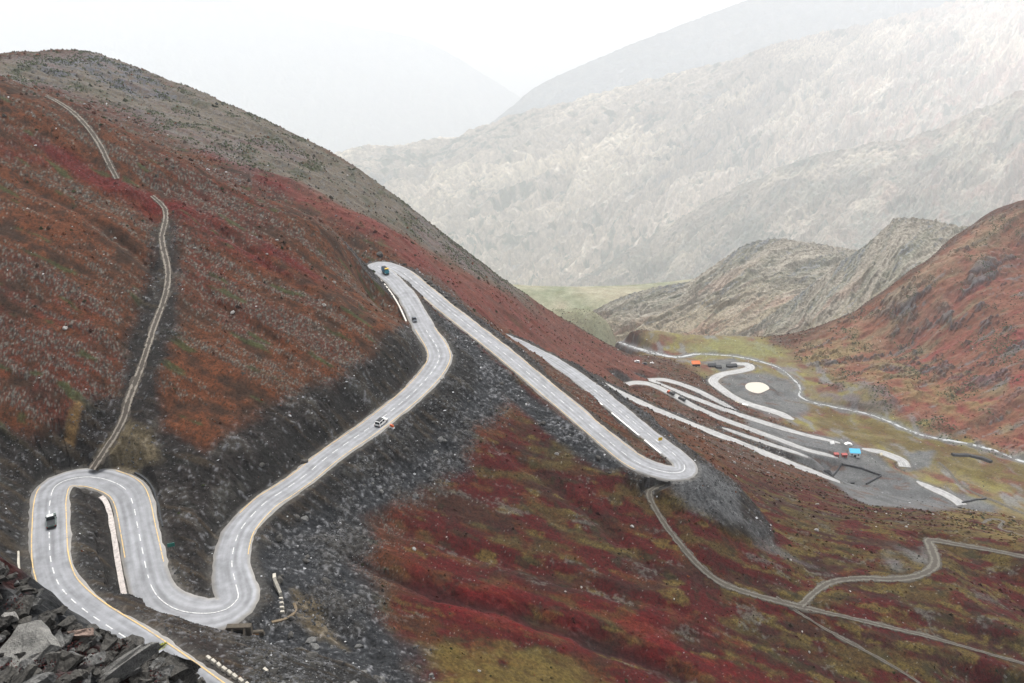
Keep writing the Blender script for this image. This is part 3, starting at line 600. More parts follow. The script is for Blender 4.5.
def track_mat(name, rut, mid, edge=.9):
    m, nt, b = new_mat(name); N_ = nt.nodes.new; L = nt.links.new
    def mth(op, a, b_=None, c_=None):
        n = N_('ShaderNodeMath'); n.operation = op
        for k, q in enumerate((a, b_, c_)):
            if q is None: continue
            if isinstance(q, (int, float)): n.inputs[k].default_value = q
            else: L(q, n.inputs[k])
        return n.outputs[0]
    at = N_('ShaderNodeAttribute'); at.attribute_name = 'road'; sep = N_('ShaderNodeSeparateXYZ'); L(at.outputs['Vector'], sep.inputs[0])
    g = N_('ShaderNodeNewGeometry'); n1 = N_('ShaderNodeTexNoise'); n1.inputs['Scale'].default_value = .55; n1.inputs['Detail'].default_value = 7; n1.inputs['Roughness'].default_value = .7; L(g.outputs['Position'], n1.inputs['Vector'])
    ay = mth('ABSOLUTE', sep.outputs['Y']); a2 = mth('ABSOLUTE', mth('SUBTRACT', ay, .5))
    m2 = mth('MULTIPLY_ADD', n1.outputs['Fac'], -1.3, a2)
    r = N_('ShaderNodeValToRGB'); r.color_ramp.elements[0].position = 0; r.color_ramp.elements[0].color = rut + (1,); r.color_ramp.elements[1].position = .12; r.color_ramp.elements[1].color = mid + (1,)
    L(mth('ADD', m2, .56), r.inputs['Fac']); L(r.outputs['Color'], b.inputs['Base Color']); b.inputs['Roughness'].default_value = .95
    ed = mth('MULTIPLY_ADD', n1.outputs['Fac'], 3.2, ay); L(mth('LESS_THAN', ed, edge + 1.6), b.inputs['Alpha'])
    return m
M_TR = track_mat('track_dirt', (.21, .185, .15), (.055, .045, .035)); M_TRG = track_mat('track_gravel', (.115, .105, .085), (.055, .047, .036))
for i, (k, L) in enumerate(TRACKS.items()):
    o = ribbon('track', L, M_TR if k in ('TA', 'TB') else M_TRG, .9 if k in ('TA', 'TB') else 1.3, -.02, .4, 640 + i); o['kind'] = 'structure'
def water_mat(name, c, rough, braid=False):
    m, nt, b = new_mat(name); b.inputs['Base Color'].default_value = c + (1,); b.inputs['Roughness'].default_value = rough; b.inputs['IOR'].default_value = 1.33
    g = nt.nodes.new('ShaderNodeNewGeometry'); n = nt.nodes.new('ShaderNodeTexNoise'); n.inputs['Scale'].default_value = 2; nt.links.new(g.outputs['Position'], n.inputs['Vector'])
    bp = nt.nodes.new('ShaderNodeBump'); bp.inputs['Strength'].default_value = .15; nt.links.new(n.outputs['Fac'], bp.inputs['Height']); nt.links.new(bp.outputs['Normal'], b.inputs['Normal'])
    if braid:      # gravel bars split the flow
        n2 = nt.nodes.new('ShaderNodeTexNoise'); n2.inputs['Scale'].default_value = .22; n2.inputs['Detail'].default_value = 6; n2.inputs['Roughness'].default_value = .7; nt.links.new(g.outputs['Position'], n2.inputs['Vector'])
        lt = nt.nodes.new('ShaderNodeMath'); lt.operation = 'LESS_THAN'; lt.inputs[1].default_value = .53; nt.links.new(n2.outputs['Fac'], lt.inputs[0]); nt.links.new(lt.outputs[0], b.inputs['Alpha'])
    return m
o = ribbon('stream', STREAMW, water_mat('stream_water', (.40, .41, .41), .3, True), 2.2, -.02, .3, 660, hwscale=.8); o['kind'] = 'structure'

def st(lname, u, v):
    L = ROADS[lname]; x, y, z = L[:, 0], L[:, 1], L[:, 2]; d = y * CP - z * SP
    return float(L[int(((CU + F * x / d - u) ** 2 + (CV - F * (y * SP + z * CP) / d - v) ** 2).argmin()), 4])
def marking(parent, line, w0, w1, off, width, dash, mat, name, lift=.10):
    """paint between stations w0..w1 (control-point index), offset sideways by a share of the half width"""
    nrm = frame_of(line); s = np.concatenate([[0], np.cumsum(np.linalg.norm(np.diff(line[:, :2], axis=0), axis=1))])
    out = []
    sel = np.nonzero((line[:, 4] >= w0) & (line[:, 4] <= w1))[0]
    s0, s1 = s[sel[0]], s[sel[-1]]
    def at(q):
        r = [np.interp(q, s, line[:, k]) for k in range(4)]; n = np.array([np.interp(q, s, nrm[:, 0]), np.interp(q, s, nrm[:, 1])]); n /= np.linalg.norm(n)
        return np.array(r), n
    V = []; Fc = []
    def strip(a, b):
        m = max(2, int((b - a) / 1.2) + 1)
        for k, q in enumerate(np.linspace(a, b, m)):
            p, n = at(q); o_ = off * p[3]
            z = p[2] + .05 * (1 - off * off) + lift
            for e in (-width / 2, width / 2): V.append((p[0] + n[0] * (o_ + e), p[1] + n[1] * (o_ + e), z))
            if k: j = len(V); Fc.append((j - 4, j - 3, j - 1, j - 2))
    if dash:
        q = s0
        while q < s1: strip(q, min(q + dash[0], s1)); q += dash[1]
    else: strip(s0, s1)
    me = bpy.data.meshes.new(name); me.from_pydata(V, [], Fc); me.materials.append(mat)
    o = bpy.data.objects.new(name, me); col.objects.link(o); o.parent = parent; return o
def paint(name, cc):
    m, nt, b = new_mat(name); N_ = nt.nodes.new; L = nt.links.new; g = N_('ShaderNodeNewGeometry')
    n1 = N_('ShaderNodeTexNoise'); n1.inputs['Scale'].default_value = 1.6; n1.inputs['Detail'].default_value = 8; n1.inputs['Roughness'].default_value = .75; L(g.outputs['Position'], n1.inputs['Vector'])
    r = N_('ShaderNodeValToRGB'); r.color_ramp.elements[0].position = .36; r.color_ramp.elements[0].color = (.24, .24, .24, 1); r.color_ramp.elements[1].position = .52; r.color_ramp.elements[1].color = cc + (1,)
    L(n1.outputs['Fac'], r.inputs['Fac']); L(r.outputs['Color'], b.inputs['Base Color']); b.inputs['Roughness'].default_value = .7; return m
M_WH = paint('white_paint', (.66, .66, .64)); M_YE = paint('yellow_paint', (.62, .42, .15))
r1 = road_objs['R1']; L1 = ROADS['R1']
q_ = lambda u, v: st('R1', u, v)
for (a, b, d) in [(0, q_(51, 495), (2.4, 4.6)), (q_(51, 494), q_(128, 491), None), (q_(132, 501), q_(148, 580), (2.2, 4.4)), (q_(149, 584), q_(237, 587), None), (q_(234, 580), q_(429, 327), (2.4, 4.8)), (q_(405, 272), q_(650, 468), (2.4, 5.4)), (q_(652, 468.6), q_(684, 465), None), (q_(676, 457), q_(590, 388), (2.4, 5.4))]:
    marking(r1, L1, a, b, 0.0, .19, d, M_WH, 'centre_line')
s_l = 1 if (frame_of(L1)[np.abs(L1[:, 4] - q_(49.5, 520)).argmin()][0] < 0) else -1     # side of the left normal at the nearest stretch
for (a, b, off) in [(0, q_(129, 555), .86 * -s_l), (q_(75, 603), q_(50, 483), .86 * s_l), (q_(104, 478.5), q_(148, 567), .86 * s_l), (q_(251, 518), q_(429, 327), .86 * s_l), (q_(233, 555), q_(429, 327), -.86 * s_l), (q_(405, 272), q_(640, 463), .86), (q_(405, 272), q_(640, 463), -.86)]:
    marking(r1, L1, a, b, off, .2, None, M_YE, 'edge_line')
print('roads', time.time() - T0)

# ------------------------------------------------------------------ small builders
def rotz(a): return np.array([[math.cos(a), -math.sin(a), 0], [math.sin(a), math.cos(a), 0], [0, 0, 1]])
class MB:
    """collects solids and links them as one mesh"""
    def __init__(s): s.v = []; s.f = []
    def add(s, V, Fs):
        n = len(s.v); s.v += [tuple(map(float, p)) for p in V]; s.f += [tuple(n + k for k in f) for f in Fs]; return s
    def box(s, x0, x1, y0, y1, z0, z1, ix=0, iy=0):
        V = [(x0, y0, z0), (x1, y0, z0), (x1, y1, z0), (x0, y1, z0), (x0 + ix, y0 + iy, z1), (x1 - ix, y0 + iy, z1), (x1 - ix, y1 - iy, z1), (x0 + ix, y1 - iy, z1)]
        return s.add(V, [(3, 2, 1, 0), (4, 5, 6, 7), (0, 1, 5, 4), (1, 2, 6, 5), (2, 3, 7, 6), (3, 0, 4, 7)])
    def prism(s, prof, hw, tuck=None):
        """side profile (y along, z up) extruded across x; tuck narrows the section above a height"""
        n = len(prof); V = []
        for sg in (-1, 1):
            for (y, z) in prof:
                w = hw
                if tuck and z > tuck[0]: w = hw - tuck[1] * (z - tuck[0])
                V.append((sg * w, y, z))
        Fs = [tuple(range(n))[::-1], tuple(range(n, 2 * n))] + [(k, (k + 1) % n, n + (k + 1) % n, n + k) for k in range(n)]
        return s.add(V, Fs)
    def cyl(s, c, axis, r, h, n=14, r2=None):
        r2 = r if r2 is None else r2; V = []
        for e, q in ((-h / 2, r), (h / 2, r2)):
            for k in range(n):
                a = 2 * math.pi * k / n; p = [q * math.cos(a), q * math.sin(a)]
                d = {'x': (e, p[0], p[1]), 'y': (p[0], e, p[1]), 'z': (p[0], p[1], e)}[axis]; V.append((c[0] + d[0], c[1] + d[1], c[2] + d[2]))
        return s.add(V, [tuple(range(n))[::-1], tuple(range(n, 2 * n))] + [(k, (k + 1) % n, n + (k + 1) % n, n + k) for k in range(n)])
    def build(s, name, mat, parent=None, bevel=0):
        me = bpy.data.meshes.new(name); me.from_pydata(s.v, [], s.f); me.materials.append(mat)
        import bmesh
        bm = bmesh.new(); bm.from_mesh(me); bmesh.ops.recalc_face_normals(bm, faces=bm.faces)
        if bevel: bmesh.ops.bevel(bm, geom=list(bm.edges), offset=bevel, segments=2, affect='EDGES', clamp_overlap=True)
        bm.to_mesh(me); bm.free()
        o = bpy.data.objects.new(name, me); col.objects.link(o)
        if parent: o.parent = parent
        return o
def tag(o, label, cat, group=None):
    o['label'] = label; o['category'] = cat; o['kind'] = 'thing'
    if group: o['group'] = group
    return o
def thing(name, label, cat, p, rz=0, group=None, rx=0):
    o = bpy.data.objects.new(name, None); col.objects.link(o); o.location = tuple(map(float, p)); o.rotation_euler = (rx, 0, rz); o.empty_display_size = .5
    return tag(o, label, cat, group)
def gp(u, v): return ground_at([(u, v)], fn=built)[0]
P_ = lambda n, c, r=.45, v=.08, m=0: flat_mat(n, c, r, v, 1.5, m)
M = dict(white=P_('white_body', (.72, .72, .70), .35), dark=P_('black_trim', (.015, .016, .018), .4), glass=P_('dark_glass', (.012, .015, .018), .12), tyre=P_('rubber', (.02, .02, .02), .85),
         rim=P_('steel', (.35, .35, .36), .4, .1, .6), green=P_('grey_green_body', (.085, .115, .105), .4), blue=P_('blue_body', (.03, .16, .28), .45), teal=P_('teal_body', (.03, .22, .27), .45), yellow=P_('yellow_body', (.62, .40, .04), .5),
         orange=P_('orange_body', (.62, .12, .03), .45), cream=P_('cream_body', (.62, .56, .42), .6), red=P_('red_paint', (.33, .06, .05), .6), slate=P_('slate_body', (.05, .06, .075), .4), tarp=P_('dark_tarpaulin', (.035, .037, .04), .9),
         lamp=P_('lamp_lens', (.6, .6, .58), .2), tail=P_('red_lens', (.35, .02, .02), .25), bluesheet=P_('blue_sheet', (.06, .42, .66), .5, .12), whitesheet=P_('white_sheet', (.78, .77, .74), .7, .08), orangesheet=P_('orange_sheet', (.60, .15, .04), .7, .15),
         mud=P_('mud_wall', (.085, .072, .055), .95, .4), wood=P_('timber', (.13, .09, .055), .85, .25), conc=flat_mat('concrete', (.42, .39, .33), .9, .22, 1.2), pinkstone=flat_mat('dressed_stone', (.43, .39, .36), .95, .4, 1.6), palewall=flat_mat('whitewashed_wall', (.58, .55, .50), .9, .2, 1.2),
         drystone=flat_mat('drystone', (.045, .047, .05), .95, .4, 2.5), signgreen=P_('green_sign', (.02, .15, .12), .5), shade_black=P_('culvert_shade', (.006, .006, .006), 1), lime=flat_mat('lime_leaf', (.34, .36, .03), .9, .3, 3))

def wheels(t, hx, ys, r, w=.24, hub=True):
    for y in ys:
        for sg in (-1, 1):
            o = MB().cyl((sg * hx, y, r), 'x', r, w, 16).build('wheel', M['tyre'], t)
            if hub: MB().cyl((sg * (hx + w / 2 + .01), y, r), 'x', r * .55, .03, 12).build('rim', M['rim'], o)
def car(name, label, cat, p, rz, body, L=4.6, W=1.85, Hh=1.8, kind='suv', group=None, roofm=None, rack=None):
    """+Y is forward"""
    t = thing(name, label, cat, p, rz, group); y = L / 2
    g = .34
    hood = Hh * .56
    prof = [(-y, g), (y * .98, g), (y, g + .2), (y * .97, hood - .12), (y * .88, hood), (-y * .97, hood + .04), (-y, hood - .1)]
    MB().prism(prof, W / 2).build('body', body, t, .05)
    if kind == 'pickup': c0, c1 = -y * .12, y * .52
    elif kind == 'suv': c0, c1 = -y * .95, y * .48
    else: c0, c1 = -y * .72, y * .42
    top = Hh
    cab = MB().prism([(c0, hood), (c1, hood), (c1 - .55, top), (c0 + (.18 if kind != 'sedan' else .5), top)], W / 2 - .06, (hood, .18)).build('cabin', roofm or body, t, .04)
    # glass
    th = top - hood; sl = .18
    def pane(y0, y1, sg):
        z0, z1 = hood + th * .15, hood + th * .86
        q = lambda z: sg * (W / 2 - .06 - sl * (z - hood) + .012)
        return MB().add([(q(z0), y0, z0), (q(z0), y1, z0), (q(z1), y1 - .22 if y1 > 0 else y1 - .05, z1), (q(z1), y0 + .08, z1)], [(0, 1, 2, 3)])
    for sg in (-1, 1):
        mb = MB(); span = c1 - c0 - .75; k = 2 if kind != 'pickup' else 1
        for j in range(k):
            a = c0 + .25 + span * j / k; b = c0 + .25 + span * (j + 1) / k - .08; q = pane(a, b, sg); mb.add(q.v, q.f)
        mb.build('window', M['glass'], t)
    def cross(ya, yb, z0, z1):
        q = lambda z: W / 2 - .16 - sl * (z - hood)
        return MB().add([(-q(z0), ya, z0), (q(z0), ya, z0), (q(z1), yb, z1), (-q(z1), yb, z1)], [(0, 1, 2, 3)])
    z0, z1 = hood + th * .12, hood + th * .9
    cross(c1 - .55 * .12 + .02, c1 - .55 * .9 + .02, z0, z1).build('windscreen', M['glass'], t)
    bb = .18 if kind != 'sedan' else .5
    cross(c0 + bb * .12 - .02, c0 + bb * .9 - .02, z0, z1).build('rear_window', M['glass'], t)
    if kind == 'pickup':
        MB().box(-W / 2 + .14, W / 2 - .14, -y * .93, c0 - .12, hood - .05, hood + .055).build('load_bed', M['tarp'], t)
    MB().box(-W / 2 + .04, W / 2 - .04, -y - .09, -y + .06, g + .02, g + .3).build('bumper', M['dark'], t, .02)
    MB().box(-W / 2 + .04, W / 2 - .04, y - .06, y + .08, g + .02, g + .28).build('bumper', M['dark'], t, .02)
    for sg in (-1, 1):
        MB().box(sg * W * .36 - .17, sg * W * .36 + .17, y - .05, y + .03, hood - .32, hood - .14).build('headlight', M['lamp'], t)
        MB().box(sg * W * .42 - .08, sg * W * .42 + .08, -y - .03, -y + .04, hood - .36, hood - .1).build('tail_light', M['tail'], t)
        MB().box(sg * (W / 2 + .02) - .1, sg * (W / 2 + .02) + .1, c1 - .42, c1 - .3, hood + .06, hood + .24).build('mirror', M['dark'], t)
    if rack:
        a, b = (c0 + .45, c1 - .75) if kind != 'pickup' else (c0 + .15, c1 - .62); mb = MB()
        mb.box(-W / 2 + .3, W / 2 - .3, a, b, top + .02, top + .14); mb.build('roof_rack', rack, t, .02)
    wheels(t, W / 2 - .1, (-L * .3, L * .31), .36)
    return t
def truck(name, label, cat, p, rz, cabm, bodym, topm=None, L=7.5, W=2.5, Hh=3.3, group=None, trailer=False, openbed=False):
    t = thing(name, label, cat, p, rz, group); y = L / 2
    MB().box(-W / 2 + .35, W / 2 - .35, -y, y - .2, .62, .86).build('chassis', M['dark'], t)
    MB().prism([(y - 2.0, .75), (y, .75), (y + .02, 1.55), (y - .35, 2.55), (y - 2.0, 2.6)], W / 2 - .05, (1.6, .08)).build('cab', cabm, t, .06)
    MB().add([(-W / 2 + .25, y - .02 + .01, 1.62), (W / 2 - .25, y - .01, 1.62), (W / 2 - .32, y - .31, 2.4), (-W / 2 + .32, y - .31, 2.4)], [(0, 1, 2, 3)]).build('windscreen', M['glass'], t)
    for sg in (-1, 1): MB().box(sg * (W / 2 - .06) - .02, sg * (W / 2 - .06) + .02, y - 1.35, y - .55, 1.65, 2.25).build('window', M['glass'], t)
    h1 = 1.75 if openbed else Hh
    MB().box(-W / 2, W / 2, -y, y - 2.15, .9, h1, .02, .02).build('cargo_body', bodym, t, .04)
    if topm:
        mb = MB(); mb.prism([(y - 1.0, 2.62), (y - .3, 2.7), (y + .1, 3.15), (y - .25, 3.35), (y - 1.0, 3.3)], W / 2 - .15); mb.build('crown', topm, t, .04)
        MB().box(-W / 2 + .1, W / 2 - .1, -y + .15, y - 2.3, h1 + .02, h1 + .3, .2, .2).build('load', M['tarp'], t, .05)
    if openbed: MB().box(-W / 2 + .15, W / 2 - .15, -y + .15, y - 2.3, h1 - .3, h1 + .35, .5, .9).build('load', M['tarp'], t, .08)
    for sg in (-1, 1): MB().box(sg * .85 - .16, sg * .85 + .16, y - .02, y + .06, .95, 1.15).build('headlight', M['lamp'], t)
    MB().box(-W / 2 + .05, W / 2 - .05, y - .05, y + .14, .55, .82).build('bumper', M['dark'], t, .02)
    wheels(t, W / 2 - .16, (y - 1.1, -y + 1.1, -y + 2.2), .5, .32)
    return t
def project(p):
    x, y, z = p[..., 0], p[..., 1], p[..., 2]; d = y * CP - z * SP; yc = -(y * SP + z * CP)
    return CU + F * x / d, CV + F * yc / d
def on_road(name, u, v):
    L = ROADS[name]; pu, pv = project(L[:, :3]); k = int(((pu - u) ** 2 + (pv - v) ** 2).argmin())
    z = L[k, 2] + .07; p = Pz(u, v, z); t = L[min(k + 1, len(L) - 1), :2] - L[max(k - 1, 0), :2]
    return p, math.atan2(-t[0], t[1])           # heading: +Y of the vehicle along increasing station

# vehicles on the pass road
p, a = on_road('R1', 52, 523)
car('pickup', 'grey green pickup with a white roof bar rounding the nearest hairpin', 'pickup truck', p, a, M['green'], 4.9, 1.85, 1.75, 'pickup', roofm=M['green'], rack=M['white'])
p, a = on_road('R1', 381.5, 424)
car('parked_car', 'white sport utility car on the straight below the dark cutting, dark rear window', 'car', p, a, M['white'], 4.7, 1.9, 1.85, 'suv', rack=M['dark'])
p, a = on_road('R1', 385.5, 273.5)
truck('cargo_truck', 'blue decorated cargo truck with a yellow crown at the upper hairpin', 'truck', p, a + math.pi, M['teal'], M['blue'], M['yellow'], 5.2, 2.1, 2.7)
p, a = on_road('R1', 414.5, 321)
car('small_car', 'small dark car on the bend below the upper hairpin', 'car', p, a + math.pi, M['slate'], 3.9, 1.65, 1.5, 'sedan')
p, a = on_road('LC', 671, 394)
truck('cargo_truck', 'bright orange lorry with a dark load on the valley switchbacks', 'truck', p, a + math.pi, M['orange'], M['tarp'], None, 7.5, 2.6, 3.4, openbed=True)
p, a = on_road('LC', 682, 400)
truck('flatbed_truck', 'dark lorry following right behind the orange lorry', 'truck', p, a + math.pi, M['slate'], M['tarp'], None, 7.0, 2.4, 2.6, openbed=True)
p, a = on_road('LE', 744.5, 404.5)
truck('cargo_truck', 'white box lorry parked beside the looping valley road', 'truck', p + np.array([-2.5, -5.5, .2]), a + .5, M['white'], M['whitesheet'], None, 8.0, 2.6, 3.4)
truck('cargo_truck', 'cream lorry standing just left of the white box lorry by the loop', 'truck', p + np.array([-9.5, -1.0, .5]), a + .25, M['cream'], M['cream'], None, 7.0, 2.5, 3.1)
truck('cargo_truck', 'dark lorry at the left end of the short row beside the loop', 'truck', p + np.array([-15.0, 1.5, .9]), a + .35, M['slate'], M['tarp'], None, 6.5, 2.4, 2.9)
for (u, v, mt, lb, kd) in [(637, 362.5, 'white', 'white van parked at the foot of the red spur', 'suv'), (644.5, 364.5, 'slate', 'dark car parked between two white vehicles under the red spur', 'suv'), (652, 363.5, 'white', 'small white car right of the dark car under the red spur', 'sedan')]:
    q = gp(u, v); car('parked_car', lb, 'car' if 'van' not in lb else 'van', q + np.array([0, 0, .1]), 1.2, M[mt], 5.4 if kd == 'suv' else 4.2, 2.1, 2.3 if kd == 'suv' else 1.6, kd)

# roadside pieces on the upper road
def wall_along(name, label, cat, lname, w0, w1, off, h, th, depth, mat, cap=None, side=1, wobble=.12, group=None):
    L = ROADS[lname]; nrm = frame_of(L); sel = np.nonzero((L[:, 4] >= w0) & (L[:, 4] <= w1))[0]
    A_ = L[sel]; nn = nrm[sel]; n = len(A_); mid = A_[n // 2, :3].copy()
    t = thing(name, label, cat, mid, 0, group)
    def run(z0, z1, o0, o1, nm, m, sd):
        V = []; Fs = []
        jt = wobble * fbm(np.arange(n) / 2.0, np.full(n, sd * 1.0), 3, sd)
        for i in range(n):
            b = A_[i]; e = side * (b[3] + off)
            for (o_, z_) in ((e + side * o0, z0), (e + side * o0, z1 + jt[i]), (e + side * (o1 + jt[i]), z1 + jt[i]), (e + side * o1, z0)):
                V.append((b[0] + nn[i, 0] * o_ - mid[0], b[1] + nn[i, 1] * o_ - mid[1], b[2] + z_ - mid[2]))
        for i in range(n - 1):
            for k in range(4): Fs.append((4 * i + k, 4 * i + (k + 1) % 4, 4 * i + 4 + (k + 1) % 4, 4 * i + 4 + k))
        Fs += [(3, 2, 1, 0), (4 * n - 4, 4 * n - 3, 4 * n - 2, 4 * n - 1)]
        MB().add(V, Fs).build(nm, m, t)
    run(-depth, h, 0, th, 'masonry', mat, 3)
    if cap: run(h + .005, h + .13, -.04, th + .04, 'coping', cap, 4)
    return t
def side_of(lname, w, u):
    """+1 when the left-normal side of the line lies toward smaller u"""
    L = ROADS[lname]; k = int(np.abs(L[:, 4] - w).argmin()); n = frame_of(L)[k]; q = L[k, :3] + np.array([n[0], n[1], 0]) * 3
    return 1 if (project(q)[0] < project(L[k, :3])[0]) == (u < 0) else -1
s_in = side_of('R1', q_(138, 528), -1)
wall_along('retaining_wall', 'pale rubble retaining wall edging the inside of the second hairpin leg', 'wall', 'R1', q_(122, 486), q_(165, 603), .3, .35, 1.05, 2.6, M['pinkstone'], side=s_in, wobble=.22)
wall_along('retaining_wall', 'short pale wall left of the nearest hairpin beside the pickup', 'wall', 'R1', q_(50, 560), q_(49.5, 545), 1.6, .5, .4, 1.5, M['conc'], side=side_of('R1', q_(49.5, 540), -1))
wall_along('kerb_wall', 'low broken stone kerb on the outer edge above the sharp bend', 'wall', 'R1', q_(118, 483), q_(139, 535), .6, .18, .4, 1.0, M['drystone'], side=-s_in, wobble=.3)
wall_along('parapet_wall', 'long white parapet between the cutting and the upper hairpin', 'wall', 'R1', q_(425, 319), q_(388, 274), 1.3, .8, .5, 1.2, M['conc'], cap=M['palewall'], side=side_of('R1', q_(414, 302), -1))
for (a, b, lb) in [(q_(672, 454), q_(655, 441), 'white parapet inside the long middle hairpin, nearest its turn'), (q_(648, 435.5), q_(622, 414.5), 'white parapet halfway up the inside of the long middle hairpin'), (q_(612, 406), q_(596, 393), 'white parapet highest up the inside of the long middle hairpin')]:
    wall_along('parapet_wall', lb, 'wall', 'R1', a, b, .5, .75, .55, 1.6, M['palewall'], cap=M['whitesheet'], side=side_of('R1', q_(620, 413), -1), group='parapets of the middle hairpin')

def stone_mesh(name, r, sx, sy, sz, seed, mat, sub=2, rough=.28):
    import bmesh
    bm = bmesh.new(); bmesh.ops.create_icosphere(bm, subdivisions=sub, radius=1.0); rg = np.random.default_rng(seed)
    dirs = rg.normal(size=(9, 3)); dirs /= np.linalg.norm(dirs, axis=1)[:, None]; cut = rg.uniform(.55, .85, 9)
    for v in bm.verts:
        p = np.array(v.co)
        for d, k in zip(dirs, cut):
            e = p @ d
            if e > k: p = p - d * (e - k) * .92
        p = p * (1 + rough * .3 * rg.normal())
        v.co = (p[0] * sx * r, p[1] * sy * r, p[2] * sz * r)
    me = bpy.data.meshes.new(name); bm.to_mesh(me); bm.free(); me.materials.append(mat); return me
def rock_mat(name, a, b, sc_=1.5):
    m, nt, bs = new_mat(name); N_ = nt.nodes.new; L = nt.links.new
    g = N_('ShaderNodeNewGeometry'); n1 = N_('ShaderNodeTexNoise'); n1.inputs['Scale'].default_value = sc_; n1.inputs['Detail'].default_value = 9; n1.inputs['Roughness'].default_value = .72
    n2 = N_('ShaderNodeTexNoise'); n2.inputs['Scale'].default_value = sc_ * 7; n2.inputs['Detail'].default_value = 6
    L(g.outputs['Position'], n1.inputs['Vector']); L(g.outputs['Position'], n2.inputs['Vector'])
    ad = N_('ShaderNodeMath'); ad.operation = 'MULTIPLY_ADD'; ad.inputs[1].default_value = .45; L(n2.outputs['Fac'], ad.inputs[0]); L(n1.outputs['Fac'], ad.inputs[2])
    r = N_('ShaderNodeValToRGB'); r.color_ramp.elements[0].position = .52; r.color_ramp.elements[0].color = a + (1,); r.color_ramp.elements[1].position = .92; r.color_ramp.elements[1].color = b + (1,)
    L(ad.outputs[0], r.inputs['Fac']); L(r.outputs['Color'], bs.inputs['Base Color'])
    bp = N_('ShaderNodeBump'); bp.inputs['Strength'].default_value = .9; bp.inputs['Distance'].default_value = .12; L(ad.outputs[0], bp.inputs['Height']); L(bp.outputs['Normal'], bs.inputs['Normal']); bs.inputs['Roughness'].default_value = .9
    return m
M_RD = rock_mat('dark_rock', (.012, .0115, .0105), (.092, .086, .075)); M_RG = rock_mat('grey_rock', (.04, .041, .04), (.19, .186, .175)); M_RP = rock_mat('pink_rock', (.13, .085, .065), (.30, .22, .18)); M_HS = rock_mat('lichen_slab', (.075, .075, .07), (.27, .262, .24), 3.0); M_PB = rock_mat('pale_boulder', (.16, .155, .145), (.38, .365, .335))
# rocks that fell on the road edge
for (u, v, r, lb) in [(262, 466, 1.0, 'dark fallen rock on the road edge at the foot of the long cutting'), (304, 462.5, 1.2, 'dark angular rock beside the road midway along the cutting')]:
    q = gp(u, v); o = bpy.data.objects.new('boulder', stone_mesh('boulder', r, 1.2, .9, .6, int(u), M_RD)); col.objects.link(o); o.location = tuple(q + np.array([0, 0, r * .25])); tag(o, lb, 'rock')
for k, (u, v, r) in enumerate([(402, 266.5, 1.1), (423, 282, 1.0), (427, 285, 1.5), (430, 288, 1.0), (437, 294, .8), (444, 299, 1.0), (453, 306, .8), (378, 257, 2.2)]):
    q = gp(u + 2.5, v - 1.5); o = bpy.data.objects.new('boulder', stone_mesh('boulder', r, 1.2, .9, .8, 900 + k, M_RD)); col.objects.link(o); o.location = tuple(q + np.array([0, 0, r * .35])); o.rotation_euler = (0, 0, k * 1.3)
    tag(o, 'dark rock in the broken row along the outer edge of the upper hairpin', 'rock', 'dark rocks along the upper hairpin')
# orange barrier, green board, yellow sign
q = gp(392, 428); t = thing('traffic_barrier', 'orange and white barrier block on the verge beside the white car', 'barrier', q, -.6)
MB().box(-.85, .85, -.45, .45, 0, .45, .1, .12).build('foot', M['white'], t, .03); MB().box(-.7, .7, -.3, .3, .455, 1.15, .1, .1).build('top', M['orange'], t, .04)
q = gp(172, 549.5); t = thing('road_sign', 'small dark green sign board on posts between the two hairpin legs', 'sign', q, .35)
MB().box(-.75, .75, -.04, .04, .75, 1.7).build('board', M['signgreen'], t)
for sg in (-1, 1): MB().cyl((sg * .5, .08, .85), 'z', .05, 1.75, 8).build('post', M['rim'], t)
q = gp(660, 443); t = thing('road_sign', 'yellow warning sign on a post above the middle hairpin', 'sign', q, .2)
MB().box(-.75, .75, -.04, .04, 1.0, 2.3).build('board', M['yellow'], t, .03); MB().cyl((0, .1, .8), 'z', .06, 1.7, 8).build('post', M['rim'], t)
q = gp(652, 479)
# culvert, parapet and curved headwall below the sharp bend
q = gp(238, 634); t = thing('culvert', 'dark culvert mouth with a stone surround under the sharp bend', 'culvert', q, .05)
MB().box(-2.2, 2.2, .5, 1.6, -1.2, 1.0).build('headwall', M['mud'], t, .06)
MB().box(-.75, .75, .25, .497, -1.0, .35).build('shade_block', M['shade_black'], t);  # solid black block painted as the shade inside the culvert
for sg in (-1, 1): MB().add(*[(lambda x: ([(x, -.6, -1.2), (x + .35, -.6, -1.2), (x + .35, .497, -1.2), (x, .497, -1.2), (x, -.6, -.3), (x + .35, -.6, -.3), (x + .35, .497, .8), (x, .497, .8)], [(3, 2, 1, 0), (4, 5, 6, 7), (0, 1, 5, 4), (1, 2, 6, 5), (2, 3, 7, 6), (3, 0, 4, 7)]))(sg * 1.1 - .17)][0]).build('wing_wall', M['mud'], t)
q = gp(256, 633); t = thing('masonry_block', 'brown rubble block beside the dark culvert mouth', 'wall', q, .1)
MB().box(-1.6, 1.6, -.5, .5, -.6, .55, .2, .15).build('masonry', M['mud'], t, .12); MB().box(-.7, .7, -.62, -.51, -.5, .25).build('niche', flat_mat('rust_stain', (.12, .06, .02), .95, .4, 2), t)
qa, qb, qc = gp(274.5, 575), gp(275.5, 586), gp(281, 596); t = thing('parapet_wall', 'tall narrow pale wall standing on the dark scree below the sharp bend', 'wall', qb)
mb = MB()
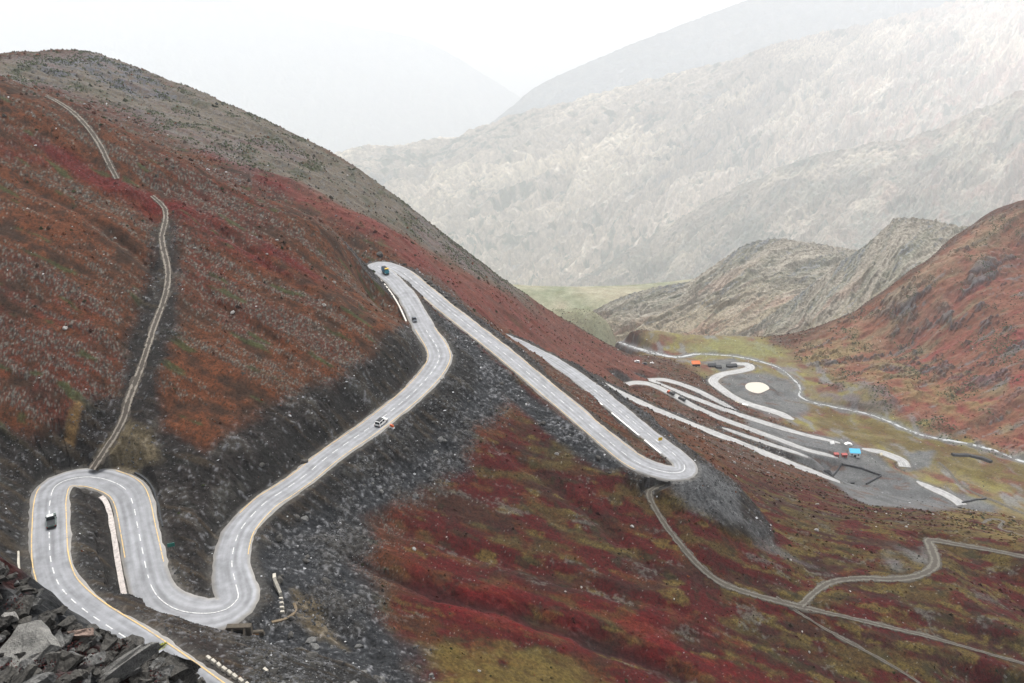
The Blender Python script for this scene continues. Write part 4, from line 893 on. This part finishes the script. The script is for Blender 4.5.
for (p0, p1, h0, h1) in ((qa, qb, .5, 2.3), (qb, qc, 2.3, .9)):
    d = (p1 - p0)[:2]; d = d / (np.linalg.norm(d) + 1e-9); n = np.array([-d[1], d[0]]) * .32; V = []
    for (pp, h) in ((p0, h0), (p1, h1)):
        for z in (-.8, h):
            for sg in (-1, 1): V.append((pp[0] - qb[0] + n[0] * sg, pp[1] - qb[1] + n[1] * sg, pp[2] - qb[2] + z))
    mb.add(V, [(0, 1, 5, 4), (1, 3, 7, 5), (3, 2, 6, 7), (2, 0, 4, 6), (0, 2, 3, 1), (4, 5, 7, 6)])
mb.build('masonry', M['conc'], t)
for k, (u, v) in enumerate([(281, 599), (281.6, 603.5), (282, 608), (282.4, 612.5)]):
    q = gp(u, v); t = thing('kerb_block', 'pale kerb block in the short row below the tall narrow wall', 'kerb block', q, .1, 'kerb blocks below the narrow wall'); MB().box(-.42, .42, -.28, .28, -.3, .4, .05, .05).build('block', M['conc'], t, .04)
cu = np.array([gp(u, v) for (u, v) in [(294, 604), (296, 609), (294, 614), (289, 618), (281, 621), (272, 623)]]); t = thing('curved_wall', 'low curved earth coloured headwall at the foot of the pale wall', 'wall', cu[3])
ccv = catmull([list(p) + [0] for p in cu], .5)[:, :3] - cu[3]; V = []; Fs = []; nn = frame_of(ccv)
for i in range(len(ccv)):
    for (o_, z_) in ((-.3, -.6), (-.3, .35), (.3, .35), (.3, -.6)): V.append((ccv[i, 0] + nn[i, 0] * o_, ccv[i, 1] + nn[i, 1] * o_, ccv[i, 2] + z_))
for i in range(len(ccv) - 1):
    for k in range(4): Fs.append((4 * i + k, 4 * i + (k + 1) % 4, 4 * i + 4 + (k + 1) % 4, 4 * i + 4 + k))
Fs += [(3, 2, 1, 0), tuple(4 * len(ccv) - 4 + k for k in range(4))]
MB().add(V, Fs).build('masonry', flat_mat('earth_wall', (.15, .115, .075), .95, .3, 2), t)
# guard stones along the outer edge of the lowest stretch of road
Lr = ROADS['R1']; nr = frame_of(Lr); sg = -side_of('R1', q_(150, 655), -1); ss = np.concatenate([[0], np.cumsum(np.linalg.norm(np.diff(Lr[:, :2], axis=0), axis=1))])
s_end = ss[np.abs(Lr[:, 4] - q_(178, 675)).argmin()]
proto = None
for k, q_ in enumerate(np.arange(1.0, s_end, 1.75)):
    i = int(np.abs(ss - q_).argmin()); n = nr[i]; off = sg * (Lr[i, 3] + 1.15)
    p = np.array([Lr[i, 0] + n[0] * off, Lr[i, 1] + n[1] * off, Lr[i, 2] - .05]); rz = math.atan2(n[1], n[0]) + math.pi / 2 + rng.normal() * .06
    if proto is None:
        t = thing('guard_stone', 'pale concrete guard stone edging the road beside the foreground crag', 'guard stone', p, rz, 'guard stones along the lowest road edge')
        b_ = MB().box(-.55, .55, -.27, .27, -.25, .55, .06, .05).build('block', M['conc'], t, .04); proto = (t, b_)
    else:
        t = proto[0].copy(); col.objects.link(t); t.location = tuple(p); t.rotation_euler = (0, 0, rz); b_ = proto[1].copy(); col.objects.link(b_); b_.parent = t
for (u, v) in [(266, 671.5)]:
    q = gp(u, v); t = proto[0].copy(); col.objects.link(t); t.location = tuple(q); t['label'] = 'lone pale concrete block a little downhill of the guard stone row'; del t['group']; b_ = proto[1].copy(); col.objects.link(b_); b_.parent = t

# ------------------------------------------------------------------ valley settlement
def hut(name, label, cat, p, rz, L, W, h, rise, wall, roof, front=None, eave=.35, mono=True, group=None):
    """long axis X, front faces -Y"""
    t = thing(name, label, cat, p, rz, group)
    MB().box(-L / 2, L / 2, -W / 2, W / 2, -.6, h).build('wall', wall, t)
    zr = h + .01; y0, y1 = -W / 2 - eave, W / 2 + eave; x0, x1 = -L / 2 - eave, L / 2 + eave
    if mono: prof = [(y0, zr), (y1, zr + rise), (y1, zr + rise + .14), (y0, zr + .14)]
    else: prof = [(y0, zr - .05), (0, zr + rise), (y1, zr - .05), (y1, zr + .1), (0, zr + rise + .15), (y0, zr + .1)]
    V = [(x, y, z) for x in (x0, x1) for (y, z) in prof]; n = len(prof)
    MB().add(V, [tuple(range(n))[::-1], tuple(range(n, 2 * n))] + [(k, (k + 1) % n, n + (k + 1) % n, n + k) for k in range(n)]).build('roof', roof, t)
    if mono:
        V = [(-L / 2, W / 2 - .1, h), (L / 2, W / 2 - .1, h), (L / 2, W / 2 - .1, zr + rise * .9), (-L / 2, W / 2 - .1, zr + rise * .9)]; MB().add(V, [(0, 1, 2, 3)]).build('back_gable', wall, t)
    MB().box(-L * .12, L * .12, -W / 2 - .05, -W / 2 + .04, -.2, min(h * .82, 2.1)).build('door', M['dark'], t)
    for sg in (-1, 1): MB().box(sg * L * .3 - L * .07, sg * L * .3 + L * .07, -W / 2 - .04, -W / 2 + .04, h * .4, h * .75).build('window', M['glass'], t)
    if front: MB().box(-L / 2, L / 2, -W / 2 - .12, -W / 2 - .06, -.4, h * .3).build('skirt', front, t)
    return t
def tent(label, p, rz, L, W, h, mat, group=None):
    t = thing('tent', label, 'tent', p, rz, group)
    V = [(x, y, z) for x in (-L / 2, L / 2) for (y, z) in ((-W / 2, -.2), (-W / 2, h * .45), (0, h), (W / 2, h * .45), (W / 2, -.2))]
    MB().add(V, [(4, 3, 2, 1, 0), (5, 6, 7, 8, 9)] + [(k, k + 1, k + 6, k + 5) for k in range(4)]).build('canvas', mat, t)
    MB().box(L / 2 - .02, L / 2 + .03, -W * .16, W * .16, 0, h * .6).build('doorway', M['dark'], t)
    for sg in (-1, 1): MB().cyl((sg * (L / 2 + .05), 0, h / 2), 'z', .06, h + .2, 6).build('pole', M['wood'], t)
    return t
hut('tea_house', 'white walled hut with a bright blue sheet roof on the gravel ground', 'hut', gp(854, 455.5), -.08, 9.0, 4.6, 3.7, 1.9, M['whitesheet'], M['bluesheet'], eave=.12)
hut('roadside_stall', 'stall with an orange roof and front painted dark as shade at the valley mouth', 'stall', gp(695.5, 366), .05, 9.5, 4.5, 3.4, 2.0, M['cream'], M['orangesheet'], eave=.15)
t_ = [o for o in col.objects if o.name == 'roadside_stall'][0]
MB().box(-4.2, 4.2, -2.4, -2.3, 1.1, 3.2).build('shade_panel', M['dark'], t_)  # black panel stands in for the shade inside the stall
for (u, v, lb, L_) in [(836, 456, 'faded red kiosk, left one of two beside the blue roofed hut', 3.8), (844, 456.5, 'red kiosk standing against the blue roofed hut', 4.6)]:
    hut('kiosk', lb, 'kiosk', gp(u, v), .05, L_, 2.6, 2.3, .35, M['red'], M['red'], eave=.15, group='red kiosks on the gravel ground')
tent('white tent at the end of the upper valley road', gp(831, 444), .3, 4.2, 4.0, 3.0, M['whitesheet']); tent('long low white tent just behind the blue roofed hut', gp(848, 445), 1.62, 3.2, 6.5, 2.6, M['whitesheet'])
tent('small cream tent beside the short white road right of the hut', gp(880, 455.5), .4, 3.2, 3.2, 2.8, M['cream'])
for (u, v, L_, lb) in [(712, 366.5, 9, 'dark low stone hut left of the gap inside the road loop'), (718.5, 368, 6, 'low dark shed with a pale front below the stone hut'), (729.5, 367, 7, 'dark stone hut nearest the bend of the road loop'), (734, 366.5, 6, 'small dark hut at the right end of the loop')]:
    hut('stone_hut', lb, 'hut', gp(u, v), .08, L_, 4.5, 2.2, .5, M['drystone'], M['tarp'], eave=.2, group='dark huts inside the road loop')
def rough_wall(name, label, cat, uv, h, th, mat, seed, closed=False):
    pts = np.array([gp(u, v) for (u, v) in uv]); t = thing(name, label, cat, pts[0])
    ln = catmull_lin(pts, 1.0); nn = frame_of(ln); V = []; Fs = []; rg = np.random.default_rng(seed); z = built(ln[:, 0], ln[:, 1])
    for i in range(len(ln)):
        a = rg.normal() * .12
        for (o_, z_) in ((-th, -.4), (-th * .5, h + a), (th * .5, h + a * .6), (th, -.4)): V.append((ln[i, 0] + nn[i, 0] * (o_ + rg.normal() * .1) - pts[0, 0], ln[i, 1] + nn[i, 1] * (o_ + rg.normal() * .1) - pts[0, 1], z[i] + z_ - pts[0, 2]))
    for i in range(len(ln) - 1):
        for k in range(4): Fs.append((4 * i + k, 4 * i + (k + 1) % 4, 4 * i + 4 + (k + 1) % 4, 4 * i + 4 + k))
    Fs += [(3, 2, 1, 0), tuple(4 * len(ln) - 4 + k for k in range(4))]
    MB().add(V, Fs).build('masonry', mat, t); return t
def catmull_lin(P, step):
    out = []
    for a, b in zip(P[:-1], P[1:]):
        m = max(2, int(np.linalg.norm(b - a) / step)); out += [a + (b - a) * k / m for k in range(m)]
    return np.array(out + [P[-1]])
rough_wall('stone_enclosure', 'dark drystone enclosure open toward the red slope on the gravel ground', 'wall', [(854, 483.5), (824, 471.5), (841, 464.5), (862, 469), (881, 476), (866, 484.5)], 1.5, .8, M['drystone'], 31)
rough_wall('stone_bank', 'dark rubble bank curving round the short white road bend', 'wall', [(893, 450.5), (905, 455), (907, 461), (902, 466)], 1.3, 1.2, M['drystone'], 32) if False else None
rough_wall('stone_bank', 'long dark rubble bank in the gold meadow near the stream', 'wall', [(952, 455.5), (968, 456), (982, 459), (991, 462.5)], 2.2, 2.6, M['drystone'], 33)
rough_wall('field_wall', 'low dark stone wall right of the lowest white road piece', 'wall', [(962, 503), (975, 500), (986, 499)], 1.1, .9, M['drystone'], 34)
# pond: a flat sheet of milky water in a scooped hollow
pond_c = gp(757, 387.5)
V = []; n = 40
for k in range(n):
    a = 2 * math.pi * k / n; r = 1 + .12 * math.sin(2 * a + .5) + .06 * math.sin(3 * a + 1)
    V.append((pond_c[0] + 12.2 * r * math.cos(a), pond_c[1] + 12.5 * r * math.sin(a), 0))
V = np.array(V); lvl = float(built(V[:, 0], V[:, 1]).max()) + .08
# level the ground under the water so the sheet lies in it
dpx = np.sqrt(((X - pond_c[0]) / 12.2) ** 2 + ((Y - pond_c[1]) / 12.5) ** 2); kk = sst(2.0, 1.1, dpx); lvl = float(pond_c[2]) + .2
Zn = Z * (1 - kk) + (lvl + .5 * sst(1.0, 1.35, dpx) - .5 * sst(1.05, .8, dpx)) * kk
m_ = kk > 0
Z = np.where(m_, Zn, Z); ground.data.vertices.foreach_set('co', np.stack([X, Y, Z], 1).astype(np.float32).ravel()); ground.data.update()
V[:, 2] = lvl; me = bpy.data.meshes.new('pond'); me.from_pydata([tuple(map(float, q)) for q in V], [], [tuple(range(n))]); me.materials.append(water_mat('milky_water', (.50, .45, .37), .5)); o = bpy.data.objects.new('pond', me); col.objects.link(o); o['kind'] = 'structure'
print('objects', time.time() - T0)

# ------------------------------------------------------------------ foreground crag
kp = [Pd(0,568,33),Pd(40,592,33),Pd(90,629,32.5),Pd(140,655,32),Pd(205,688,31),Pd(0,640,27),Pd(60,683,24.5),Pd(0,683,24),Pd(130,686,27),Pd(-90,540,36),Pd(-90,683,25),Pd(-200,520,40)]
for (u, v, d) in [(0,568,33),(40,592,33),(90,629,32.5),(140,655,32),(205,688,31),(-90,540,36)]:
    q = Pd(u, v, d * 1.25); q[2] -= 14; kp.append(q)
kp += [np.array(q, float) for q in [(0,0,-1.9),(0,-6,-1.5),(-12,0,-4),(12,0,-3),(-10,8,-11.5),(0,10,-17),(10,10,-16),(0,20,-36),(20,25,-44),(-30,0,-7),(30,0,-10),(0,40,-66),(20,45,-70),(-35,50,-60),(0,62,-100),(45,45,-85),(-55,20,-45),(-60,50,-80),(50,10,-40),(-60,0,-30),(45,62,-115),(-50,62,-96)]]
kp = np.array(kp); n = len(kp); D2 = (kp[:, None, 0] - kp[None, :, 0]) ** 2 + (kp[:, None, 1] - kp[None, :, 1]) ** 2
A = np.zeros((n + 3, n + 3)); A[:n, :n] = ker(D2) + np.eye(n) * .3; A[:n, n] = 1; A[:n, n + 1] = kp[:, 0]; A[:n, n + 2] = kp[:, 1]; A[n:, :n] = A[:n, n:].T
WC = np.linalg.solve(A, np.concatenate([kp[:, 2], np.zeros(3)]))
def crag_h(x, y):
    x = np.asarray(x, float); y = np.asarray(y, float); r2 = (x[:, None] - kp[:, 0]) ** 2 + (y[:, None] - kp[:, 1]) ** 2
    return ker(r2) @ WC[:n] + WC[n] + x * WC[n + 1] + y * WC[n + 2]
gx_, gy_ = np.meshgrid(np.linspace(-62, 52, 620), np.linspace(-8, 64, 420)); gx_ = gx_.ravel(); gy_ = gy_.ravel()
shelf = sst(-8, -13, gx_) * sst(34, 28, gy_)
cz_ = crag_h(gx_, gy_); bd = ridged(gx_ / 3.2 + gy_ / 5, gy_ / 2.2 - gx_ / 8, 4, 701); b2 = fbm(gx_ / .9, gy_ / .9, 3, 702)
b3 = fbm(gx_ / .35 + gy_ / .9, gy_ / .4, 2, 704)
cz_ = cz_ + (.8 * (bd - .5) + .35 * b2 + .12 * b3) * (.6 + .4 * shelf) - .3
cc = mixc(np.tile(C(.016, .017, .018), (len(gx_), 1)), sst(.1, .5, b2 + .3 * bd), C(.06, .06, .06)); cc = mixc(cc, sst(.15, .35, fbm(gx_ / 2.2, gy_ / 2.2, 3, 703)) * .7, C(.04, .008, .006))
o = grid_mesh('crag', np.stack([gx_, gy_, cz_], 1), 420, 620, cc, ground_mat('crag_rock', fine=6, bump=.8)); o['kind'] = 'structure'
import bmesh
def slab(name, L, W, T, seed, mat):
    bm = bmesh.new(); rg = np.random.default_rng(seed); k = rg.integers(5, 8); ang = np.sort(rg.uniform(0, 2 * math.pi, k) * .35 + np.linspace(0, 2 * math.pi, k, endpoint=False) * .9)
    lo_ = [bm.verts.new((L / 2 * math.cos(a) * rg.uniform(.8, 1.1), W / 2 * math.sin(a) * rg.uniform(.8, 1.1), -T / 2)) for a in ang]
    hi_ = [bm.verts.new((v.co.x * rg.uniform(.82, .98), v.co.y * rg.uniform(.82, .98), T / 2 * rg.uniform(.6, 1.3))) for v in lo_]
    bm.faces.new(lo_[::-1]); bm.faces.new(hi_)
    for i in range(k): bm.faces.new((lo_[i], lo_[(i + 1) % k], hi_[(i + 1) % k], hi_[i]))
    bmesh.ops.triangulate(bm, faces=bm.faces[:]); bmesh.ops.subdivide_edges(bm, edges=bm.edges[:], cuts=3, use_grid_fill=True)
    for v in bm.verts:
        p = v.co; q = .05 * L * float(perlin([p.x * 2 / L * 2 + seed], [p.y * 2 / L * 2 + p.z * 3], seed)[0]) ; v.co.z += q * .8; v.co.x += .03 * L * rg.normal() * .4; v.co.z += .012 * L * rg.normal()
    me = bpy.data.meshes.new(name); bm.to_mesh(me); bm.free(); me.materials.append(mat)
    o = bpy.data.objects.new(name, me); col.objects.link(o); return o
def crag_at(u, v):
    r = ray(u, v); ds = np.linspace(14, 45, 1200); p = r[None] * ds[:, None]; b = p[:, 2] < crag_h(p[:, 0], p[:, 1])
    return p[int(b.argmax())] if b.any() else p[int((p[:, 2] - crag_h(p[:, 0], p[:, 1])).argmin())]
for (u, v, L_, W_, T_, rot, mat, lb, sd) in [
    (26, 650, 3.0, 2.1, .32, (.22, -.24, .35), M_HS, 'broad pale grey slab tilted in the foreground at the left edge', 1),
    (112, 678, 4.2, 1.2, .3, (.2, -.32, .42), M_HS, 'long grey slab slanting along the bottom of the foreground crag', 2),
    (83, 637, 1.2, .6, .35, (.3, .2, -.2), M_RP, 'pinkish brown slab lying beyond the broad grey slab', 3),
    (134, 650, .9, .7, .6, (.2, .5, .6), M_RD, 'dark pointed block standing at the crest of the crag', 4),
    (11, 618, .62, .35, .2, (.3, .1, .1), M_PB, 'small pale flat stone lying on the dark rubble', 5),
    (172, 676, 1.9, 1.1, .6, (.3, -.1, .2), M_RD, 'dark block at the right end of the foreground crag', 6)]:
    o = slab('flat_rock', L_, W_, T_, 40 + sd, mat); q = crag_at(u, v); o.location = tuple(q + np.array([0, 0, T_ * .35])); o.rotation_euler = rot; tag(o, lb, 'rock')
for k in range(180):
    u = rng.uniform(-30, 200); vt = np.interp(u, [-30, 0, 40, 90, 140, 205], [556, 570, 594, 630, 655, 688]); v = vt + rng.uniform(0, 1) ** (1.2 if k < 115 else 4) * max(8, 690 - vt)
    q = crag_at(u, v); L_ = .35 + .85 * rng.random() ** 1.6; o = slab('flat_rock', L_, L_ * rng.uniform(.45, .8), L_ * rng.uniform(.10, .24), 200 + k, M_RD if rng.random() < .8 else M_RG)
    o.location = tuple(q + np.array([0, 0, .05 * L_])); o.rotation_euler = (.25 + rng.normal() * .2, -.3 + rng.normal() * .2, .55 + rng.normal() * .5)
    tag(o, 'angular dark slab in the jumbled layered rubble of the foreground crag', 'rock', 'jumbled slabs of the foreground crag')
def leafy(name, label, cat, p, n, R_, hgt, size, mat, seed, group=None):
    rg = np.random.default_rng(seed); th = rg.uniform(0, 2 * math.pi, n); rr_ = R_ * np.sqrt(rg.uniform(0, 1, n)); h = hgt * rg.uniform(.05, 1, n) * (1 - .5 * (rr_ / R_) ** 2)
    V = []; Fs = []
    for i in range(n):
        c0 = np.array([rr_[i] * math.cos(th[i]), rr_[i] * math.sin(th[i]), h[i]]); a = rg.normal(size=3); b = rg.normal(size=3); a /= np.linalg.norm(a); b -= a * (a @ b); b /= np.linalg.norm(b)
        j = len(V); V += [c0 - a * size, c0 + b * size * .45, c0 + a * size, c0 - b * size * .45]; Fs.append((j, j + 1, j + 2, j + 3))
    o = MB().add(V, Fs).build(name, mat); o.location = tuple(map(float, p)); return tag(o, label, cat, group)
q = gp(163, 648); leafy('roadside_bush', 'bright lime yellow low bush at the road edge behind the crag', 'bush', q + np.array([0, 0, -.1]), 420, 1.1, .55, .16, M['lime'], 5)
M_CB = flat_mat('crimson_leaf', (.05, .007, .006), .9, .4, 4)
for k, (u, v) in enumerate([(17, 603), (43, 668), (72, 652), (118, 648), (150, 679), (10, 672), (95, 662), (168, 664)]):
    leafy('crimson_shrub', 'tiny crimson shrub rooted between the slabs of the foreground crag', 'shrub', crag_at(u, v), 80, .4, .22, .045, M_CB, 50 + k, 'crimson shrubs on the foreground crag')
print('crag', time.time() - T0)

# ------------------------------------------------------------------ loose stones, shrubs, boulders
zR = (R < 1250) & (flat > 1.0)
area = R ** 2 * (az[1] - az[0]) * (math.log(8500) - math.log(46)) / (NR_ - 1)
OCT_V = np.array([(1, 0, 0), (0, 1, 0), (-1, 0, 0), (0, -1, 0), (0, 0, 1), (0, 0, -.6)], float); OCT_F = np.array([(0, 1, 4), (1, 2, 4), (2, 3, 4), (3, 0, 4), (1, 0, 5), (2, 1, 5), (3, 2, 5), (0, 3, 5)])
def scatter(name, wts, n, size, flatn, colours, mat, sink=.15, tilt=.4):
    wt = wts * zR; wt = wt / wt.sum(); idx = rng.choice(len(wt), n, p=wt)
    a = rng.uniform(0, 2 * math.pi, n)
    jit = R[idx] * .0035; px = X[idx] + rng.uniform(-1, 1, n) * jit; py = Y[idx] + rng.uniform(-1, 1, n) * jit; pz = built(px, py)
    s_ = size(idx, n); sx = s_ * rng.uniform(.7, 1.3, n); sy = s_ * rng.uniform(.5, 1.0, n); sz = s_ * rng.uniform(flatn[0], flatn[1], n)
    V = OCT_V[None] * np.stack([sx, sy, sz], 1)[:, None, :] * rng.uniform(.75, 1.25, (n, 6, 1))
    V[:, :, 2] += V[:, :, 0] * (rng.normal(size=n) * tilt)[:, None] * .6 + V[:, :, 1] * (rng.normal(size=n) * tilt)[:, None] * .6
    ca, sa = np.cos(a)[:, None], np.sin(a)[:, None]
    x = V[:, :, 0] * ca - V[:, :, 1] * sa; y = V[:, :, 0] * sa + V[:, :, 1] * ca
    P = np.stack([x + px[:, None], y + py[:, None], V[:, :, 2] + (pz + sz * sink)[:, None]], 2).reshape(-1, 3)
    Fs = (OCT_F[None] + (np.arange(n) * 6)[:, None, None]).reshape(-1, 3)
    me = bpy.data.meshes.new(name); me.vertices.add(len(P)); me.vertices.foreach_set('co', P.astype(np.float32).ravel()); me.loops.add(Fs.size); me.loops.foreach_set('vertex_index', Fs.ravel().astype(np.int32))
    me.polygons.add(len(Fs)); me.polygons.foreach_set('loop_start', (np.arange(len(Fs)) * 3).astype(np.int32)); me.polygons.foreach_set('use_smooth', np.zeros(len(Fs), bool)); me.update(calc_edges=True)
    cl = colours(idx, n); at_ = me.color_attributes.new('Col', 'FLOAT_COLOR', 'POINT'); c4 = np.ones((n, 6, 4), np.float32); c4[:, :, :3] = cl[:, None, :]; at_.data.foreach_set('color', c4.ravel())
    me.materials.append(mat); o = bpy.data.objects.new(name, me); col.objects.link(o); o['kind'] = 'stuff'; return o
M_ST = ground_mat('loose_stone', fine=3, bump=.3); M_SH = ground_mat('shrub_leaf', fine=5, bump=.3)
rockw = np.maximum.reduce([screez, darkz * .45, mk * .5, fan * .4]); vegw = np.clip(leftz + lower + .6 * spur + .5 * right, 0, 1) * (1 - rockw) * (1 - park)
def stone_col(lo_, hi_, pale):
    def f(idx, n):
        g_ = rng.uniform(lo_, hi_, n) ** 1.0; g_ = np.where(rng.random(n) < pale, rng.uniform(.26, .5, n), g_); return np.stack([g_, g_ * 1.0, g_ * 1.01], 1)
    return f
szpow = lambda a, b: (lambda idx, n: (a + (b - a) * rng.random(n) ** 4) * np.clip(R[idx] / 220, .75, 2.2))
scatter('scree', area * rockw * (.25 + sst(-.2, .4, n_mid + n_big)), 46000, szpow(.14, .6), (.35, .8), stone_col(.025, .11, .02), M_ST)
scatter('loose_stones', area * vegw * (.15 + .9 * bare + .5 * sst(0, .4, n_mid)), 16000, szpow(.13, .5), (.4, .8), stone_col(.06, .22, .22), M_ST)
scatter('gravel_stones', area * (park + valley) * .5, 2500, szpow(.15, .5), (.4, .8), stone_col(.05, .2, .1), M_ST)
def shrub_col(idx, n):
    b_ = c[idx] * rng.uniform(.5, 1.25, (n, 1)); k = rng.random(n); b_ = np.where((k < .12)[:, None], BUSH * rng.uniform(.4, 1, (n, 1)), b_); b_ = np.where((k > .9)[:, None], RUST * 1.25, b_); return b_
scatter('low_shrubs', area * vegw * (1 - .75 * bare) * (.3 + sst(-.2, .3, n_mid)), 60000, szpow(.25, .8), (.5, 1.0), shrub_col, M_SH, .1, .2)
scatter('green_scrub', area * spurtop * sst(.0, .35, n_mid + n_big) * (R < 1100), 9000, lambda idx, n: rng.uniform(.4, 1.0, n), (.6, 1.0), lambda idx, n: np.array([.05, .06, .03]) * rng.uniform(.6, 1.6, (n, 1)), M_SH, .2, .2)
scatter('green_scrub', area * right * sst(.05, .4, fbm(X / 40, Y / 40, 3, 140) + .4 * n_mid), 6000, lambda idx, n: rng.uniform(.5, 1.3, n), (.6, 1.0), lambda idx, n: np.array([.05, .065, .03]) * rng.uniform(.6, 1.6, (n, 1)), M_SH, .2, .2)
# boulders one could count: pale ones on the red slopes, dark ones in the scree
wt = area * vegw * zR * (flat > 4) * (R < 420) * (AZ.ravel() > -.6) * (AZ.ravel() < .6); ids = rng.choice(len(wt), 110, p=wt / wt.sum()); protos = [stone_mesh('boulder', 1.0, 1.2, .85, .7, 300 + k, M_PB) for k in range(6)]
for k, i in enumerate(ids):
    o = bpy.data.objects.new('boulder', protos[k % 6]); col.objects.link(o); r_ = .3 + .55 * rng.random() ** 3; o.location = (float(X[i]), float(Y[i]), float(Z[i] + .2 * r_)); o.scale = (r_,) * 3; o.rotation_euler = (rng.normal() * .3, rng.normal() * .3, rng.uniform(0, 6.28))
    tag(o, 'pale weathered boulder lying alone among the low red shrubs', 'boulder', 'pale boulders strewn over the shrub slopes')
wt = area * screez * zR * (flat > 4) * (R < 420); ids = rng.choice(len(wt), 90, p=wt / wt.sum()); protos = [stone_mesh('boulder', 1.0, 1.2, .85, .7, 330 + k, M_RG if k % 3 == 0 else M_RD) for k in range(6)]
for k, i in enumerate(ids):
    o = bpy.data.objects.new('boulder', protos[k % 6]); col.objects.link(o); r_ = .45 + .7 * rng.random() ** 2; o.location = (float(X[i]), float(Y[i]), float(Z[i] + .2 * r_)); o.scale = (r_,) * 3; o.rotation_euler = (rng.normal() * .3, rng.normal() * .3, rng.uniform(0, 6.28))
    tag(o, 'grey angular boulder among the loose dark scree below the road', 'boulder', 'grey boulders in the scree')
print('scatter', time.time() - T0)

# ------------------------------------------------------------------ air, sky, light
def haze(density, c):
    x0, x1, y0, y1, z0, z1 = -26000, 26000, -4000, 34000, -8600, 1700
    me = bpy.data.meshes.new('haze'); v = [(x, y, z) for z in (z0, z1) for y in (y0, y1) for x in (x0, x1)]
    me.from_pydata(v, [], [(0, 2, 3, 1), (4, 5, 7, 6), (0, 1, 5, 4), (2, 6, 7, 3), (0, 4, 6, 2), (1, 3, 7, 5)])
    m = bpy.data.materials.new('mist'); m.use_nodes = True; nt = m.node_tree; nt.nodes.clear()
    out = nt.nodes.new('ShaderNodeOutputMaterial'); pv = nt.nodes.new('ShaderNodeVolumePrincipled')
    pv.inputs['Density'].default_value = density; pv.inputs['Color'].default_value = c + (1,); pv.inputs['Anisotropy'].default_value = 0.2
    nt.links.new(pv.outputs['Volume'], out.inputs['Volume']); me.materials.append(m)
    o = bpy.data.objects.new('haze', me); col.objects.link(o); o['kind'] = 'stuff'; return o
SUN_EL, SUN_AZ = math.radians(60), math.radians(8)     # azimuth from +Y toward +X
w = bpy.data.worlds.new('World'); sc.world = w; w.use_nodes = True; nt = w.node_tree; bg = nt.nodes['Background']
sky = nt.nodes.new('ShaderNodeTexSky'); sky.sky_type = 'NISHITA'; sky.sun_disc = False; sky.sun_elevation = SUN_EL; sky.sun_rotation = SUN_AZ
sky.air_density = 1.0; sky.dust_density = 4.0; sky.ozone_density = 1.0
hs = nt.nodes.new('ShaderNodeHueSaturation'); hs.inputs['Saturation'].default_value = .3
nt.links.new(sky.outputs['Color'], hs.inputs['Color']); nt.links.new(hs.outputs['Color'], bg.inputs['Color']); bg.inputs['Strength'].default_value = .13
sl = bpy.data.lights.new('sun', 'SUN'); sl.energy = 1.5; sl.angle = math.radians(14); sl.color = (1, .97, .92)
so = bpy.data.objects.new('sun', sl); col.objects.link(so)
import mathutils
dv = mathutils.Vector((math.sin(SUN_AZ) * math.cos(SUN_EL), math.cos(SUN_AZ) * math.cos(SUN_EL), math.sin(SUN_EL)))
so.rotation_euler = dv.to_track_quat('Z', 'Y').to_euler()
haze(0.86e-4, (.90, .92, .94))
sc.view_settings.view_transform = 'Standard'; sc.view_settings.look = 'None'; sc.view_settings.gamma = 1; sc.view_settings.exposure = 1.05
sc.cycles.use_denoising = True; sc.cycles.volume_bounces = 5; sc.cycles.max_bounces = 8; sc.cycles.diffuse_bounces = 2; sc.cycles.use_adaptive_sampling = False
print('done', time.time() - T0)
